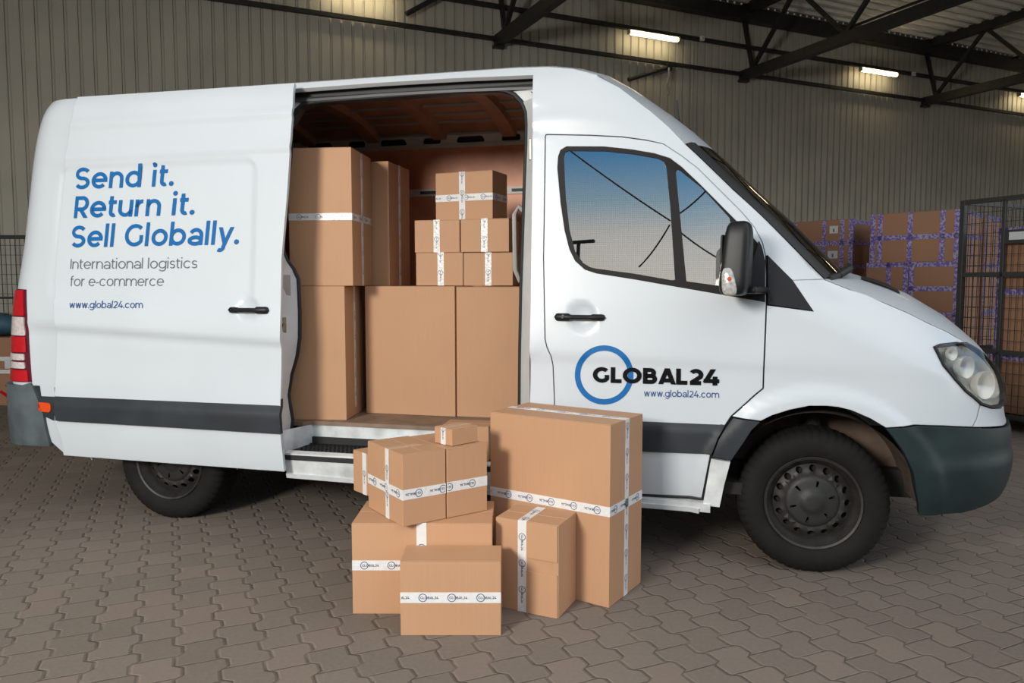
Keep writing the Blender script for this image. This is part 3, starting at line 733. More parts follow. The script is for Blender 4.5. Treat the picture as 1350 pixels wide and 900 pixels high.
# rear quarter with wheel arch
arc = [(-3.665 + .50 * cos(a), .345 + .47 * sin(a)) for a in np.linspace(0, pi, 30)]
SIDEB = [(UREAR, 2.56), (UREAR, .80), (-4.50, .80), (-4.44, .45), (-4.36, .38), (-4.18, .36)] + arc[::-1] + [(-3.16, .36), (-2.86, .36), (-2.86, 2.56)]
patch('rear_quarter', quartersurf, SIDEB, [], WHITE, VAN, .03, .02, 0, .03)
RB = [(UREAR, .80), (UREAR, .44), (-4.70, .42), (-4.44, .425)] + pv([(60, 545), (52, 524), (47, 512), (42, 504)]) + [(-4.62, .80)]
def rbs(u, z): P = bodysurf(u, z); P[:, 1] -= .02; P[:, 0] -= .03 * (1 - sst(-4.8, -4.6, u)); return P
patch('rear_bumper', rbs, RB, [], REARB, VAN, .03, .02, 0, .04)
st = pv([(43, 505), (71.3, 508), (80, 509), (82, 556), (72.5, 554), (60, 548), (52, 527)])
rs = patch('rear_moulding', mould, st, [], PLASTIC, VAN, .02, .02, 0, .02, .002)
om = pv([(53, 529), (70, 531), (70, 543), (54, 541)]); patch('side_marker', mould, rounded(om, .02), [], ORANGE, rs, .02, .01, .006, .012)
# tail lamp, stacked red and clear lenses
TL0 = [pick(34.5, y) for y in (381.5, 416, 443, 465, 475, 487, 503.5)]; TL0[0] = pick(34, 381.5)
xr = [34, 35, 37, 38.3, 39, 39.8, 41.3]; ys = [381.5, 417, 443, 465, 476, 487, 503.5]
ul = -4.845
def tlp(u, z): P = bodysurf(u, z); P[:, 1] -= .012; P[:, 0] -= .006; return P
edge = [pick(x + .6, y) for x, y in zip(xr, ys)]
lam = patch('tail_lamp', bodysurf, [(ul - .01, edge[0][1] + .006)] + [(e[0] + .004, e[1]) for e in edge] + [(ul - .01, edge[-1][1] - .006)], [], DKRED, VAN, .02, .015, .006, .02)
lam['label'] = 'tall red and clear tail lamp'
cols = [RED, CLEARL, RED, CLEARL, CLEARL, RED]
for k in range(6):
    a, b = edge[k], edge[k + 1]; g_ = .004
    q = [(ul, a[1] - g_), (a[0] - .006, a[1] - g_), (b[0] - .006, b[1] + g_), (ul, b[1] + g_)]
    if k in (3, 4): q = [(ul + .01, a[1] - .006), (a[0] - .022, a[1] - .006), (b[0] - .022, b[1] + .006), (ul + .01, b[1] + .006)]
    o = patch('lens', tlp, rounded(q, .008), [], cols[k], lam, .02, .012, .002, .012); o['label'] = 'red lens' if cols[k] == RED else 'clear lens'
# fender
AR = [(1168, 564), (1147.8, 552), (1121.8, 540.8), (1105, 536.8), (1090, 535.2), (1067, 535.2), (1041, 540.4), (1017.8, 547.7), (1003, 555)]
HS = [(1088, 368.6), (1119, 381), (1163, 397.8), (1196.7, 412.2), (1223, 425.6), (1249, 437.4), (1272, 451)]
LE = [(1237, 454.4), (1230.5, 457.5), (1243, 482.5), (1258, 500.5), (1272, 516), (1292, 532.8)]
BT = [(1287.5, 552), (1282, 562.8), (1244, 561.2), (1206, 560)]
ar = pv(AR); hs = pv(HS); le = pv(LE); bt = pv(BT)
FEN = [seam0, wsb] + hs + le + bt + ar + pv([(965, 549)]) + [fd[21], fd[20], fd[19], fd[18], fd[17], fd[16], fd[15]] + [pick(1011.5, 402), sail[0]]
patch('fender', bodysurf, FEN, [], WHITE, VAN, .03, .015, 0, .025, .0022)['label'] = 'white front fender'
patch('fender_sail', bodysurf, [pick(1012, 337), seam0, sail[0], pick(1012, 401)], [], GLOSSBLK, VAN, .04, .02, .004, .02)['label'] = 'black triangular trim'
AT = pv([(966, 549.3), (1003, 555.3), (991, 567), (980, 584), (964, 607), (938, 602), (947, 578), (956, 563)])
def artr(u, z): P = bodysurf(u, z); P[:, 1] -= .012; return P
patch('arch_trim', artr, AT, [], PLASTIC, VAN, .025, .015, 0, .03, .003)
SL = pv([(937, 604), (963.5, 608.5), (955, 640), (949, 669), (926, 666)])
patch('fender_skirt', bodysurf, SL, [], SILLW, VAN, .03, .02, 0, .03, .002)
# sill under the doors
def sills(u, z): P = bodysurf(u, z); P[:, 1] += .004; return P
patch('sill', sills, [(-2.84, .47), (-2.84, .335), (-1.6, .325), (-.50, .29), (-.50, .335), (-1.38, .345), (-1.50, .36), (-1.50, .47)], [], SILLW, VAN, .03, .02, .01, .05)
patch('sill_rail', sills, [(-2.84, .352), (-2.84, .325), (-.55, .285), (-.55, .31)], [], JAMB, VAN, .03, .02, .018, .03)
# headlamp
HL = pv([(1230.5, 456.7), (1237, 454), (1256, 452), (1272, 451.6)]) + pv([(1290, 462), (1303, 475), (1312, 487)]) + [(1.118, .94), (1.118, .88), (1.10, .845), (1.035, .824)] + pv([(1307, 537.5), (1292.7, 533), (1272, 516), (1258, 500.3), (1243, 482.3)])
def lamps(u, z): P = bodysurf(u, z); P[:, 0] += .004; P[:, 1] -= .003; return P
hl = patch('headlamp', bodysurf, HL, [inset(HL, .009)], BLACK, VAN, .03, .015, .010, .05); hl['label'] = 'clear teardrop headlamp'
patch('lens', lamps, inset(HL, .006), [], LENS, hl, .025, .012, .016, .003)
def bowl(u, z):
    P = bodysurf(u, z); d = np.clip(distpoly(np.stack([np.atleast_1d(u), np.atleast_1d(z)], 1), HL) / .10, 0, 1); k = .012 + .055 * sst(0, 1, d)
    P[:, 0] -= k * .75; P[:, 1] += k * .75; return P
patch('reflector', bowl, inset(HL, .010), [], REFL, hl, .012, .012, 0, .004)
for nm, px, rr, dp in (('main_beam', (1302, 508), .064, .05), ('dip_beam', (1277, 484), .050, .05), ('indicator', (1258, 466), .032, .03)):
    c = bodysurf(*pick(*px))[0]; n_ = Vector((.62, -.78, 0)); M = n_.to_track_quat('Z', 'Y').to_matrix()
    m = mb().lathe([(.008, -dp * 1.3), (rr * .6, -dp), (rr, -.012), (rr * 1.06, -.010), (rr * 1.08, -.02), (rr * .9, -dp)], axis='Z', n=28)
    m.v = [tuple(M @ Vector(p) + Vector(c) + n_ * .004) for p in m.v]; m.build(nm, LCHROME, hl, smooth=True)
# corner panel under the lamp, nose and bumper
CP = pv([(1293.5, 534), (1307, 538.3)]) + [(1.04, .814), (1.112, .836), (1.132, .88), (1.132, .94), (1.118, .985), (1.35, .985), (UFRONT, .985), (UFRONT, .725), (1.03, .728)] + pv([(1283, 563), (1288.3, 552.5)])
patch('nose_panel', bodysurf, CP, [], WHITE, VAN, .03, .015, 0, .025, .0022)
BP = pv([(1168, 565), (1206, 560.8), (1244, 562), (1282, 563.6)]) + [(1.03, .724), (UFRONT, .72), (UFRONT, .40), (1.15, .395), (.90, .372), (.70, .345)] + pv([(1210, 677), (1207.5, 650), (1203, 621), (1191, 595), (1178, 577)])
def bmps(u, z):
    P = bodysurf(u, z); z = np.atleast_1d(z); u = np.atleast_1d(u); k = .014 + .012 * (1 - sst(.588, .600, z)) * sst(.42, .50, u); P[:, 1] -= k * (1 - sst(.8, 1.2, u)); P[:, 0] += k * sst(.5, 1.0, u); return P
patch('front_bumper', bmps, BP, [], BUMPER, VAN, .025, .015, 0, .04)['label'] = 'faded dark plastic front bumper'

# ---- lofts across the van: roof, windscreen, hood
def loft(name, E, B, mat, k=2.2, n=28, parent=VAN, thick=0., y0=.995):
    rows = []
    for e, b in zip(E, B):
        e = np.array(e, float); m = e.copy(); m[1] = 2 * y0 - e[1]; r = []
        for i in range(n + 1):
            s = .5 - .5 * cos(pi * i / n); f = 1 - abs(2 * s - 1) ** k; r.append(tuple(e + (m - e) * s + np.array(b) * f))
        rows.append(r)
    o = mb().grid(rows).build(name, mat, parent, smooth=True, angle=50)
    if thick:
        md = o.modifiers.new('thickness', 'SOLIDIFY'); md.thickness = thick; md.offset = 0
    return o
E = []; Bv = []
for u in list(np.linspace(UREAR, -4.9, 5)) + list(np.linspace(-4.86, -4.55, 12)) + list(np.linspace(-4.4, -1.7, 14)):
    p = bodysurf(u, 2.56)[0]; hw = max(0, .995 - p[1]) / .84; E.append(p); Bv.append((.02 * (1 - hw), 0, 0.13 * min(1, hw) ** .8))
fr_pts = CREASE[4::-1] + cr[::-1]
for i, (u, z) in enumerate(fr_pts):
    t = i / (len(fr_pts) - 1); E.append(bodysurf(u, z)[0]); Bv.append((.02 + .16 * t ** 1.5, 0, .13 - .08 * t ** 1.2))
loft('roof', E, Bv, WHITE, 2.2, 34)['label'] = 'white high roof'
BH = Bv[-1]
wsl = [cr[0]] + ws + [wsb]; E = [bodysurf(*p)[0] + np.array([.004, 0, -.004]) for p in wsl]
loft('windscreen', E, [np.array(BH) + (np.array((.20, 0, .05)) - np.array(BH)) * i / 5 for i in range(6)], WSGLASS, 2.2, 28)
# black border of the windscreen along the pillar
rows = []
for p in wsl:
    e = bodysurf(*p)[0]; rows.append([tuple(e + np.array([.004, -.004, .002])), tuple(e + np.array([.028, .02, .012])), tuple(e + np.array([.05, .055, .014]))])
mb().grid(rows).build('windscreen_seal', BLACK, VAN, smooth=True)
HE = [wsb] + hs + pv([(1290, 461.5), (1303, 474.5), (1312, 486.5)]) + [(1.122, .987)]
E = [bodysurf(*p)[0] for p in HE]; n_ = len(E)
loft('hood', E, [(.20 - .14 * (i / (n_ - 1)) ** .8, 0, (.035 + .06 * sin(pi * min(1, i / (n_ - 4)))) if i < n_ - 3 else .03) for i in range(n_)], WHITE, 2.4, 28)['label'] = 'white hood'
def hoodpt(x, s, h=.012):
    i = np.interp(x, [e[0] for e in E[:9]], range(9)); k = int(min(i, 7)); f = i - k
    b = lambda j: np.array((.20 - .14 * (j / (n_ - 1)) ** .8, 0, .035 + .06 * sin(pi * min(1, j / (n_ - 4)))))
    def at(j): e = np.array(E[j]); m = e.copy(); m[1] = 1.99 - e[1]; return e + (m - e) * s + b(j) * (1 - abs(2 * s - 1) ** 2.4)
    q = at(k) * (1 - f) + at(k + 1) * f; return (q[0], q[1], q[2] + h)
mb().grid([[hoodpt(x, s, hh) for s in np.linspace(.17, .30, 5)] for x, hh in zip(np.linspace(.13, .33, 8), (.002, .007, .009, .009, .009, .008, .006, .002))]).build('hood_vent', BLACK, VAN, smooth=True)
wp = [np.array(bodysurf(*wsb)[0]) + np.array(q) for q in ((.03, .03, .005), (.09, .12, .02), (.14, .28, .035), (.18, .5, .05), (.2, .95, .06))]
mb().tube(wp, .016).build('wiper', BLACK, VAN, smooth=True)
mb().tube([np.array(wp[1]) + np.array([.0, 0, .0]), np.array(wp[1]) + np.array([.05, .03, .03]), np.array(wp[2]) + np.array([.02, 0, .03])], .02).build('wiper_arm', BLACK, VAN, smooth=True)
ra = roof_ant = np.array(bodysurf(*cr[0])[0]) + np.array([-.02, .45, .12])
mb().tube([ra + np.array([.0, 0, 0]), ra + np.array([-.03, 0, .10]), ra + np.array([-.035, 0, .2])], [.018, .010, .004]).build('antenna', BLACK, VAN)

# ---- far side of the body (plain, mirrored)
def farside(u, z): P = bodysurf(u, z); P[:, 1] = 1.99 - P[:, 1]; return P
fa = [(r_ * cos(a) * 1.04, .345 + r_ * sin(a)) for r_ in (.47,) for a in np.linspace(0, pi, 20)]
ra_ = [(-3.665 + .50 * cos(a), .345 + .47 * sin(a)) for a in np.linspace(0, pi, 20)]
FAR = [(UREAR, 2.56), (UREAR, .42), (-4.2, .38)] + ra_[::-1] + [(-3.1, .36), (-.5, .34)] + fa[::-1] + [(.5, .34), (1.0, .36), (UFRONT, .36), (UFRONT, .985), (1.13, .985), (1.118, .988)] + [h for h in HE[-4::-1]] + ws[::-1] + cr + CREASE
patch('far_side', farside, FAR, [wg], WHITE, VAN, .08, .04, 0, .03)
patch('far_window', farside, wg, [], GLASS, VAN, .1, .03, -.01, .004)

# ---- chassis, arches, cab interior
ch = mb().box((-1.9, .995, .41), (5.3, 1.30, .14)).box((-1.6, .20, .40), (2.6, .22, .06)).build('chassis', CHASSIS, VAN)
for cx, nm in ((0., 'front'), (-3.665, 'rear')):
    for y0_, y1_ in ((.05, .42), (1.57, 1.94)):
        rows = [[(cx + R_ * cos(a), y, .345 + R_ * sin(a) * .99) for a in np.linspace(.06, pi - .06, 30)] for y, R_ in ((y0_, .466), (y1_, .46))]
        m = mb().grid(rows)
        k = [(cx + .46 * cos(a), y1_ if y0_ < 1 else y0_, .345 + .46 * sin(a)) for a in np.linspace(.06, pi - .06, 30)]; m.add(k, [tuple(range(30))])
        m.build('wheel_arch_liner', LINER if cx == 0 else CHASSIS, VAN, smooth=True)
mb().tube([(.02, .30, .45), (.0, .34, .86)], [.045, .045], 14).build('suspension_strut', CHASSIS, VAN)
mb().box((-.74, .995, .87), (1.25, 1.74, .05)).box((-.12, .995, 1.12), (.06, 1.6, .5)).build('cab_floor', CABDK, VAN)
rows = [[(x, y, z) for y in np.linspace(.14, 1.85, 8)] for x, z in ((.05, .9), (-.28, 1.0), (-.33, 1.15), (-.22, 1.31), (.0, 1.36), (.12, 1.37))]
mb().grid(rows).build('dashboard', CABDK, VAN, smooth=True, angle=60)
for y in (.50, 1.50):
    s = mb().box((-.98, y, 1.06), (.52, .50, .16), mat=Matrix.Rotation(-.08, 3, 'Y')).build('cab_seat', SEATM, VAN, bevel=.05, seg=3)
    mb().box((-1.21, y, 1.42), (.14, .48, .66), mat=Matrix.Rotation(-.16, 3, 'Y')).build('backrest', SEATM, s, bevel=.05, seg=3)
    mb().box((-1.27, y, 1.86), (.10, .26, .20), mat=Matrix.Rotation(-.16, 3, 'Y')).build('headrest', SEATM, s, bevel=.035, seg=3)
    mb().box((-.98, y, .90), (.4, .4, .18)).build('seat_base', CABDK, s)
mb().box((-1.36, .995, 1.58), (.03, 1.60, 1.94)).build('bulkhead', GREYST, VAN)
sw = mb(); sw.tube([(-.52 + .08 * sin(a), 1.48 + .2 * cos(a), 1.32 + .18 * sin(a)) for a in np.linspace(0, 2 * pi, 26)], .016).build('steering_wheel', CABDK, VAN, smooth=True)

# ---- cargo bay
FZ = .61
cf = [(-4.7, .20), (-2.83, .20), (-2.80, .255), (-1.56, .255), (-1.50, .16), (-1.38, .16), (-1.38, 1.78), (-4.7, 1.78)]
m = MB(); m.v = [(x, y, FZ) for x, y in cf] + [(x, y, FZ - .022) for x, y in cf]; k = len(cf); m.f = [tuple(range(k)), tuple(range(k, 2 * k))[::-1]] + [(i, (i + 1) % k, (i + 1) % k + k, i + k) for i in range(k)]
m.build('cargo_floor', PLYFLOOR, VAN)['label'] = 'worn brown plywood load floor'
r = mb(); r.grid([[(-2.88, .02, z), (-2.80, .27, z), (-1.56, .27, z), (-1.49, .04, z)] for z in (FZ - .022, .455)]); r.build('step_riser', SILLW, VAN)
stp = mb(); stp.add([(-2.86, .035, .462), (-1.50, .035, .462), (-1.56, .275, .475), (-2.80, .275, .475)], [(0, 1, 2, 3)]); stp.box((-2.18, .03, .445), (1.34, .05, .03))
sp = stp.build('step', BLACK, VAN); sp['label'] = 'black ribbed entry step'
rd = mb()
for i in range(48):
    for j in range(7):
        rd.box((-2.80 + i * .026 + (j % 2) * .013, .075 + j * .027, .469 + j * .0013), (.016, .006, .006), rz=.6 if j % 2 else -.6)
tag(rd.build('tread_studs', GREYPL, sp), kind='stuff')
mb().box((-2.18, .268, .49), (1.3, .02, .05)).build('step_edge', BLACK, VAN)
mb().box((-3.04, 1.76, FZ + .925), (3.32, .018, 1.85)).build('lining_panel', PLY, VAN)['label'] = 'red brown plywood side lining'
mb().box((-3.04, 1.745, 2.465), (3.32, .02, .025)).build('lining_trim', RAILST, VAN)
lr = mb().box((-3.04, 1.745, 2.12), (3.32, .016, .055)).build('lashing_rail', RAILST, VAN)
for i in range(9): mb().box((-1.50 - i * .36, 1.735, 2.12), (.15, .006, .022)).build('slot', BLACK, lr)
# pressed steel roof rail above the lining
def frame_surf(u, z): u = np.atleast_1d(u); z = np.atleast_1d(z); return np.stack([u, 1.75 - (z - 2.47) * .35, z], -1)
slots = []
for i in range(5):
    c = -1.62 - i * .62
    slots += [rounded([(c - .13, 2.485), (c + .10, 2.485), (c + .08, 2.53), (c - .11, 2.53)], .03), rounded([(c - .40, 2.485), (c - .25, 2.485), (c - .25, 2.53), (c - .38, 2.53)], .03), rounded([(c - .20, 2.578), (c + .06, 2.578), (c + .05, 2.60), (c - .19, 2.60)], .01)]
patch('roof_rail', frame_surf, [(-4.6, 2.478), (-1.40, 2.478), (-1.40, 2.62), (-4.6, 2.62)], slots, RAILST, VAN, .06, .03, 0, .012)
mb().box((-3.0, 1.79, 2.55), (3.2, .01, .16)).build('rail_backing', BLACK, VAN)
mb().tube([(-4.6, 1.715, 2.548), (-1.4, 1.715, 2.548)], .010).build('rail_bead', GREYST, VAN)
def cz(y): return 2.555 + .13 * (1 - abs(2 * (y - .165) / 1.66 - 1) ** 2.2)
ysb = np.linspace(.20, 1.79, 16)
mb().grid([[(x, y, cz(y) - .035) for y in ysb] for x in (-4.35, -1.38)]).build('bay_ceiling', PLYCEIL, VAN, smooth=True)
for x in (-1.95, -2.49, -3.03, -3.57, -4.1):
    yb = np.linspace(.24, 1.72, 12)
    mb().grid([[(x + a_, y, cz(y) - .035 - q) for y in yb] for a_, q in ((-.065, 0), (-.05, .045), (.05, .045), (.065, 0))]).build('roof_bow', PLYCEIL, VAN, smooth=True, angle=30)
for y in (1.0, 1.2, 1.38, 1.52):
    mb().box((-2.95, y, cz(y) - .042), (3.1, .014, .012)).build('ceiling_batten', GREYST, VAN)
# jamb round the opening: outer cut to inner seal
SEAL = [(390, 597), (386, 590), (383.5, 580), (383.5, 566), (385.0, 552), (381, 528), (380, 520), (384, 493), (391.5, 468), (394.7, 445), (394.8, 410), (393, 368), (386.7, 354.7), (378, 343), (373, 330), (372.8, 300), (378, 245), (382.7, 208), (384, 160), (389.4, 146.7), (400, 137), (418.7, 133.6), (546.7, 124.2), (626.7, 119.7), (655, 118.8), (668, 120), (678.5, 125), (688, 135), (693.7, 148), (694.8, 165), (694.5, 190), (692.4, 241), (689.8, 320), (687.8, 378), (686.2, 460), (685.6, 532), (685.4, 600)]
def seals(u, z): u = np.atleast_1d(u); z = np.atleast_1d(z); return np.stack([u, .17 + .35 * np.maximum(0, np.interp(z, zt, TUM) - .05), z], -1)
sv = [pick(a, b, seals) for a, b in SEAL]; SP = [np.array(seals(*p)[0]) for p in sv]
mb().tube([tuple(p) for p in SP], .013, 10).build('door_seal', BLACK, VAN, smooth=True)
OUT = []
ocx = [-2.86, opr[0][0]]
for p, (u, z) in zip(SP, sv):
    fx = (u - ocx[0]) / (ocx[1] - ocx[0])
    if SEAL[len(OUT)][0] < 390 or (SEAL[len(OUT)][0] < 396 and SEAL[len(OUT)][1] > 340):
        q = bodysurf(-2.875, z)[0]
    elif SEAL[len(OUT)][0] > 684:
        q = bodysurf(np.interp(z, [r_[1] for r_ in opr[::-1]] + [opt[0][1]], [r_[0] for r_ in opr[::-1]] + [opt[0][0]]), z)[0]
    else: q = None
    OUT.append(q)
sideL = [(p, q) for p, q, s in zip(SP, OUT, SEAL) if q is not None and s[0] < 400]; sideR = [(p, q) for p, q, s in zip(SP, OUT, SEAL) if q is not None and s[0] > 684]
def jamb(prs, name):
    rows = []
    for p, q in prs:
        q = np.array(q); rows.append([tuple(q + (p - q) * t + np.array([0, .05 * (1 - abs(2 * t - 1)) if name == 'x' else 0, 0])) for t in (0, .25, .5, .75, 1)])
    mb().grid(rows).build('door_jamb', JAMB, VAN, smooth=True)
jamb(sideL, 'l'); jamb(sideR, 'r')
# header with the upper sliding track
top = [(p, s) for p, s in zip(SP, SEAL) if 384 <= s[0] <= 695 and s[1] < 190]
rows = []; rows2 = []; tz = opt[0][1]
xs = np.linspace(-2.86, opt[0][0], 24)
sx_ = np.array([p[0] for p, s in top]); sz_ = np.array([p[2] for p, s in top])
for x in xs:
    zc = np.interp(x, opt and [opt[3][0], opt[2][0], opt[1][0], opt[0][0]], [opt[3][1], opt[2][1], opt[1][1], opt[0][1]]); e = bodysurf(x, zc)[0]
    zs = np.interp(x, sx_, sz_); ys_ = .19
    rows.append([(x, e[1] + .002, zc), (x, e[1] + .07, zc - .006), (x, e[1] + .075, zc - .05)])
    rows2.append([(x, e[1] + .075, zc - .045), (x, e[1] + .03, zc - .052), (x, e[1] + .03, zc - .066), (x, ys_ + .02, zc - .070), (x, ys_, zs - .012), (x, ys_ + .06, zs - .012)])
mb().grid(rows).build('header_recess', BLACK, VAN)
mb().grid(rows2).build('track_rail', pm('track_grey', (.035, .037, .041), .45, noise=.3, nscale=9), VAN)
mb().tube([(x, bodysurf(x, tz)[0][1] + .05, tz - .035 - .004 * (x + 2.86)) for x in xs], .009).build('slide_track', BLACK, VAN)
hl_ = [r_ for r_ in top if r_[1][0] < 420 or r_[1][0] > 650]
for grp in ([r_ for r_ in top if r_[1][0] < 430], [r_ for r_ in top if r_[1][0] > 640]):
    rows = []
    for p, s in grp: rows.append([tuple(p), (p[0] + (-.05 if s[0] < 500 else .04), p[1] - .01, min(p[2] + .06, tz - .05)), ((-2.87 if s[0] < 500 else opt[0][0] - .005), p[1] - .02, max(p[2], tz - .09))])
    mb().grid(rows).build('corner_gusset', JAMB, VAN, smooth=True)
# latches on the jambs
def jambpt(px, py):
    zq = pick(px, py, seals)[1]; p = np.array([np.interp(zq, [r_[0][2] for r_ in sideL], [r_[0][i] for r_ in sideL]) for i in range(3)]); q = np.array(bodysurf(-2.875, zq)[0])
    xp, xq = local_project(p)[0], local_project(q)[0]; return q + (p - q) * np.clip((px - xq) / (xp - xq), 0, 1)
ja = math.atan2(.17, .08)
lc = jambpt(375.5, 427) + np.array([-.012, -.012, 0]); o = mb().box(lc, (.055, .016, .095), rz=ja).build('latch', LATCH, VAN, bevel=.012); mb().lathe([(0, -.02), (.012, -.02), (.016, 0)], lc + np.array([-.004, -.010, .0]), n=14).build('latch_claw', GREYPL, o)
lc2 = jambpt(377, 376) + np.array([-.008, -.008, 0]); o = mb().box(lc2, (.085, .012, .12), rz=ja).build('striker_plate', GREYST, VAN, bevel=.015); mb().box(lc2 + np.array([-.012, -.006, .0]), (.035, .012, .04), rz=ja).build('slot', BLACK, o)
lc3 = bodysurf(*pick(700, 196))[0]; mb().box((lc3[0] - .008, lc3[1] + .04, lc3[2]), (.016, .05, .11)).build('striker_plate', LATCH, VAN, bevel=.004)
gh = [np.array((-1.515, .24, z)) + np.array((d, 0, 0)) for z, d in ((1.80, .03), (1.84, -.015), (1.80, -.04), (1.50, -.035), (1.44, -.01), (1.46, .03))]
mb().tube(gh, .014).build('grab_handle', GREYST, VAN, smooth=True)

# ---- wheels
def wheel(cx, cz, yo, R, name='wheel'):
    w = bpy.data.objects.new(name, None); link(w, VAN); w.location = (cx, yo, cz)
    n = 220
    prof = [(.224, .030), (.232, .012), (.244, .006), (.270, -.004), (.300, -.004), (R - .030, .006), (R - .014, .020), (R - .003, .036), (R, .055), (R, .20), (R - .012, .222), (R - .05, .24), (.26, .24), (.22, .21)]
    def mod(j, k): return -.005 if (j in (5, 6, 7, 8, 9) and k % 4 == 0) else (-.0015 if j == 3 and k % 2 else 0)
    ty = mb().lathe(prof, n=n, mod=mod); ty.v = [(x, y, max(z, -cz + .001)) for x, y, z in ty.v]
    ty.build('tyre', TYRE, w, smooth=True, angle=28)
    rim = [(.222, .020), (.231, .008), (.227, .003), (.217, .007), (.206, .030), (.196, .042), (.190, .060), (.186, .075)]
    ri_ = mb().lathe(rim, n=64).build('rim', STEEL, w, smooth=True, angle=40)
    hol = []
    for k in range(16):
        a = 2 * pi * k / 16; hol.append([(.164 * cos(a) + .0165 * cos(b), .164 * sin(a) + .0165 * sin(b)) for b in np.linspace(0, 2 * pi, 13)[:-1]])
    ring = lambda r_, m_: [(r_ * cos(a), r_ * sin(a)) for a in np.linspace(0, 2 * pi, m_ + 1)[:-1]]
    def disc(u, z):
        u = np.atleast_1d(u); z = np.atleast_1d(z); r_ = np.hypot(u, z)
        return np.stack([u, np.interp(r_, [0, .132, .137, .143, .185, .192], [.050, .050, .040, .042, .072, .074]), z], -1)
    patch('disc', disc, ring(.190, 60), hol + [ring(.10, 40)], STEEL, w, .02, .01, 0, .006)
    mb().lathe([(.0, .10), (.19, .10)], n=40).build('drum', CHASSIS, w)
    sl_ = []
    for k in range(6):
        a = 2 * pi * (k + .28) / 6; c, s_ = cos(a), sin(a)
        sl_.append([(r_ * c - t_ * s_, r_ * s_ + t_ * c) for r_, t_ in ((.078, -.004), (.108, -.007), (.108, .007), (.078, .004))])
    def cap(u, z):
        u = np.atleast_1d(u); z = np.atleast_1d(z); r_ = np.hypot(u, z)
        return np.stack([u, np.interp(r_, [0, .035, .050, .060, .115, .126, .132], [.014, .015, .020, .028, .036, .042, .052]), z], -1)
    patch('hub_cap', cap, ring(.132, 56), sl_, HUBM, w, .012, .008, 0, .006)
    return w
wheel(-.012, .352, .072, .357)['label'] = 'front wheel with steel rim'
wheel(-3.665, .352, .078, .357)['label'] = 'rear wheel half hidden behind the door'
for cx in (-.012, -3.665):
    w = wheel(cx, .352, 0, .357); w.rotation_euler = (0, 0, pi); w.location = (cx, 1.915, .352)

# ---- mirror
mr_ = bpy.data.objects.new('side_mirror', None); link(mr_, VAN); mr_['label'] = 'black side mirror with clear repeater'
def superbox(c, d, e=4.5, n=22, taper=0., leanx=0.):
    rows = []
    for i in range(n + 1):
        v = -pi / 2 + pi * i / n; r = []
        for k in range(2 * n):
            u = 2 * pi * k / (2 * n); f = lambda q: math.copysign(abs(q) ** (2 / e), q)
            x = f(cos(v)) * f(cos(u)); y = f(cos(v)) * f(sin(u)); z = f(sin(v)); tp = 1 - taper * (z * .5 + .5)
            r.append((c[0] + x * d[0] / 2 * tp + leanx * z * d[2] / 2, c[1] + y * d[1] / 2 * tp, c[2] + z * d[2] / 2))
        rows.append(r)
    return mb().grid(rows, close=True)
# the mirror stands outboard of the door: centre found on a vertical plane 0.17 m outside
def outp(px, py, y):
    d = np.array([(px - 675) / FPX, 0, 0]) + FWv - (py - 450) / FPX * UPv; o_ = C0 - VO; t = (y - o_ @ ih) / (d @ ih); q = o_ + d * t
    return np.array([q @ fh, y, q[2]])
mc = outp(972, 341, -.17); top_ = outp(972, 292, -.17); bot_ = outp(972, 390, -.17)
lx = outp(945, 350, -.17)[0]; rx = outp(996, 350, -.17)[0]
hs_ = superbox((0, 0, 0), ((rx - lx) * .80, .20, top_[2] - bot_[2]), 5.0, 22, .20, .06).build('housing', GLOSSBLK, mr_, smooth=True, angle=60)
hs_.location = (mc[0], -.17, mc[2]); hs_.rotation_euler = (0, 0, rad(-12))
ga = superbox((0, 0, 0), (.012, .12, .16), 5, 12).build("mirror_glass", CABDK, mr_, smooth=True); ga.location = (mc[0] - (rx - lx) * .36, -.165, mc[2] + .03); ga.rotation_euler = (0, 0, rad(-12))
ic = outp(961, 371, -.265); il = superbox((0, 0, 0), (.075, .05, .125), 3.2, 14, .35, -.12).build('repeater', CLEARR, mr_, smooth=True, angle=60); il.location = (ic[0], -.252, ic[2]); il.rotation_euler = (0, 0, rad(-12))
mb().lathe([(0, -.006), (.008, -.005), (.010, .0)], (ic[0], -.275, ic[2] + .012), n=16).build('bulb', ORANGE, mr_, smooth=True)
b0 = outp(978, 385, -.15); b1 = bodysurf(*pick(994, 388))[0]
mb().bar((b0[0], -.16, b0[2] + .01), (b1[0] + .01, b1[1] + .02, b1[2] + .02), .13, .035).build('arm', GLOSSBLK, mr_, bevel=.012)

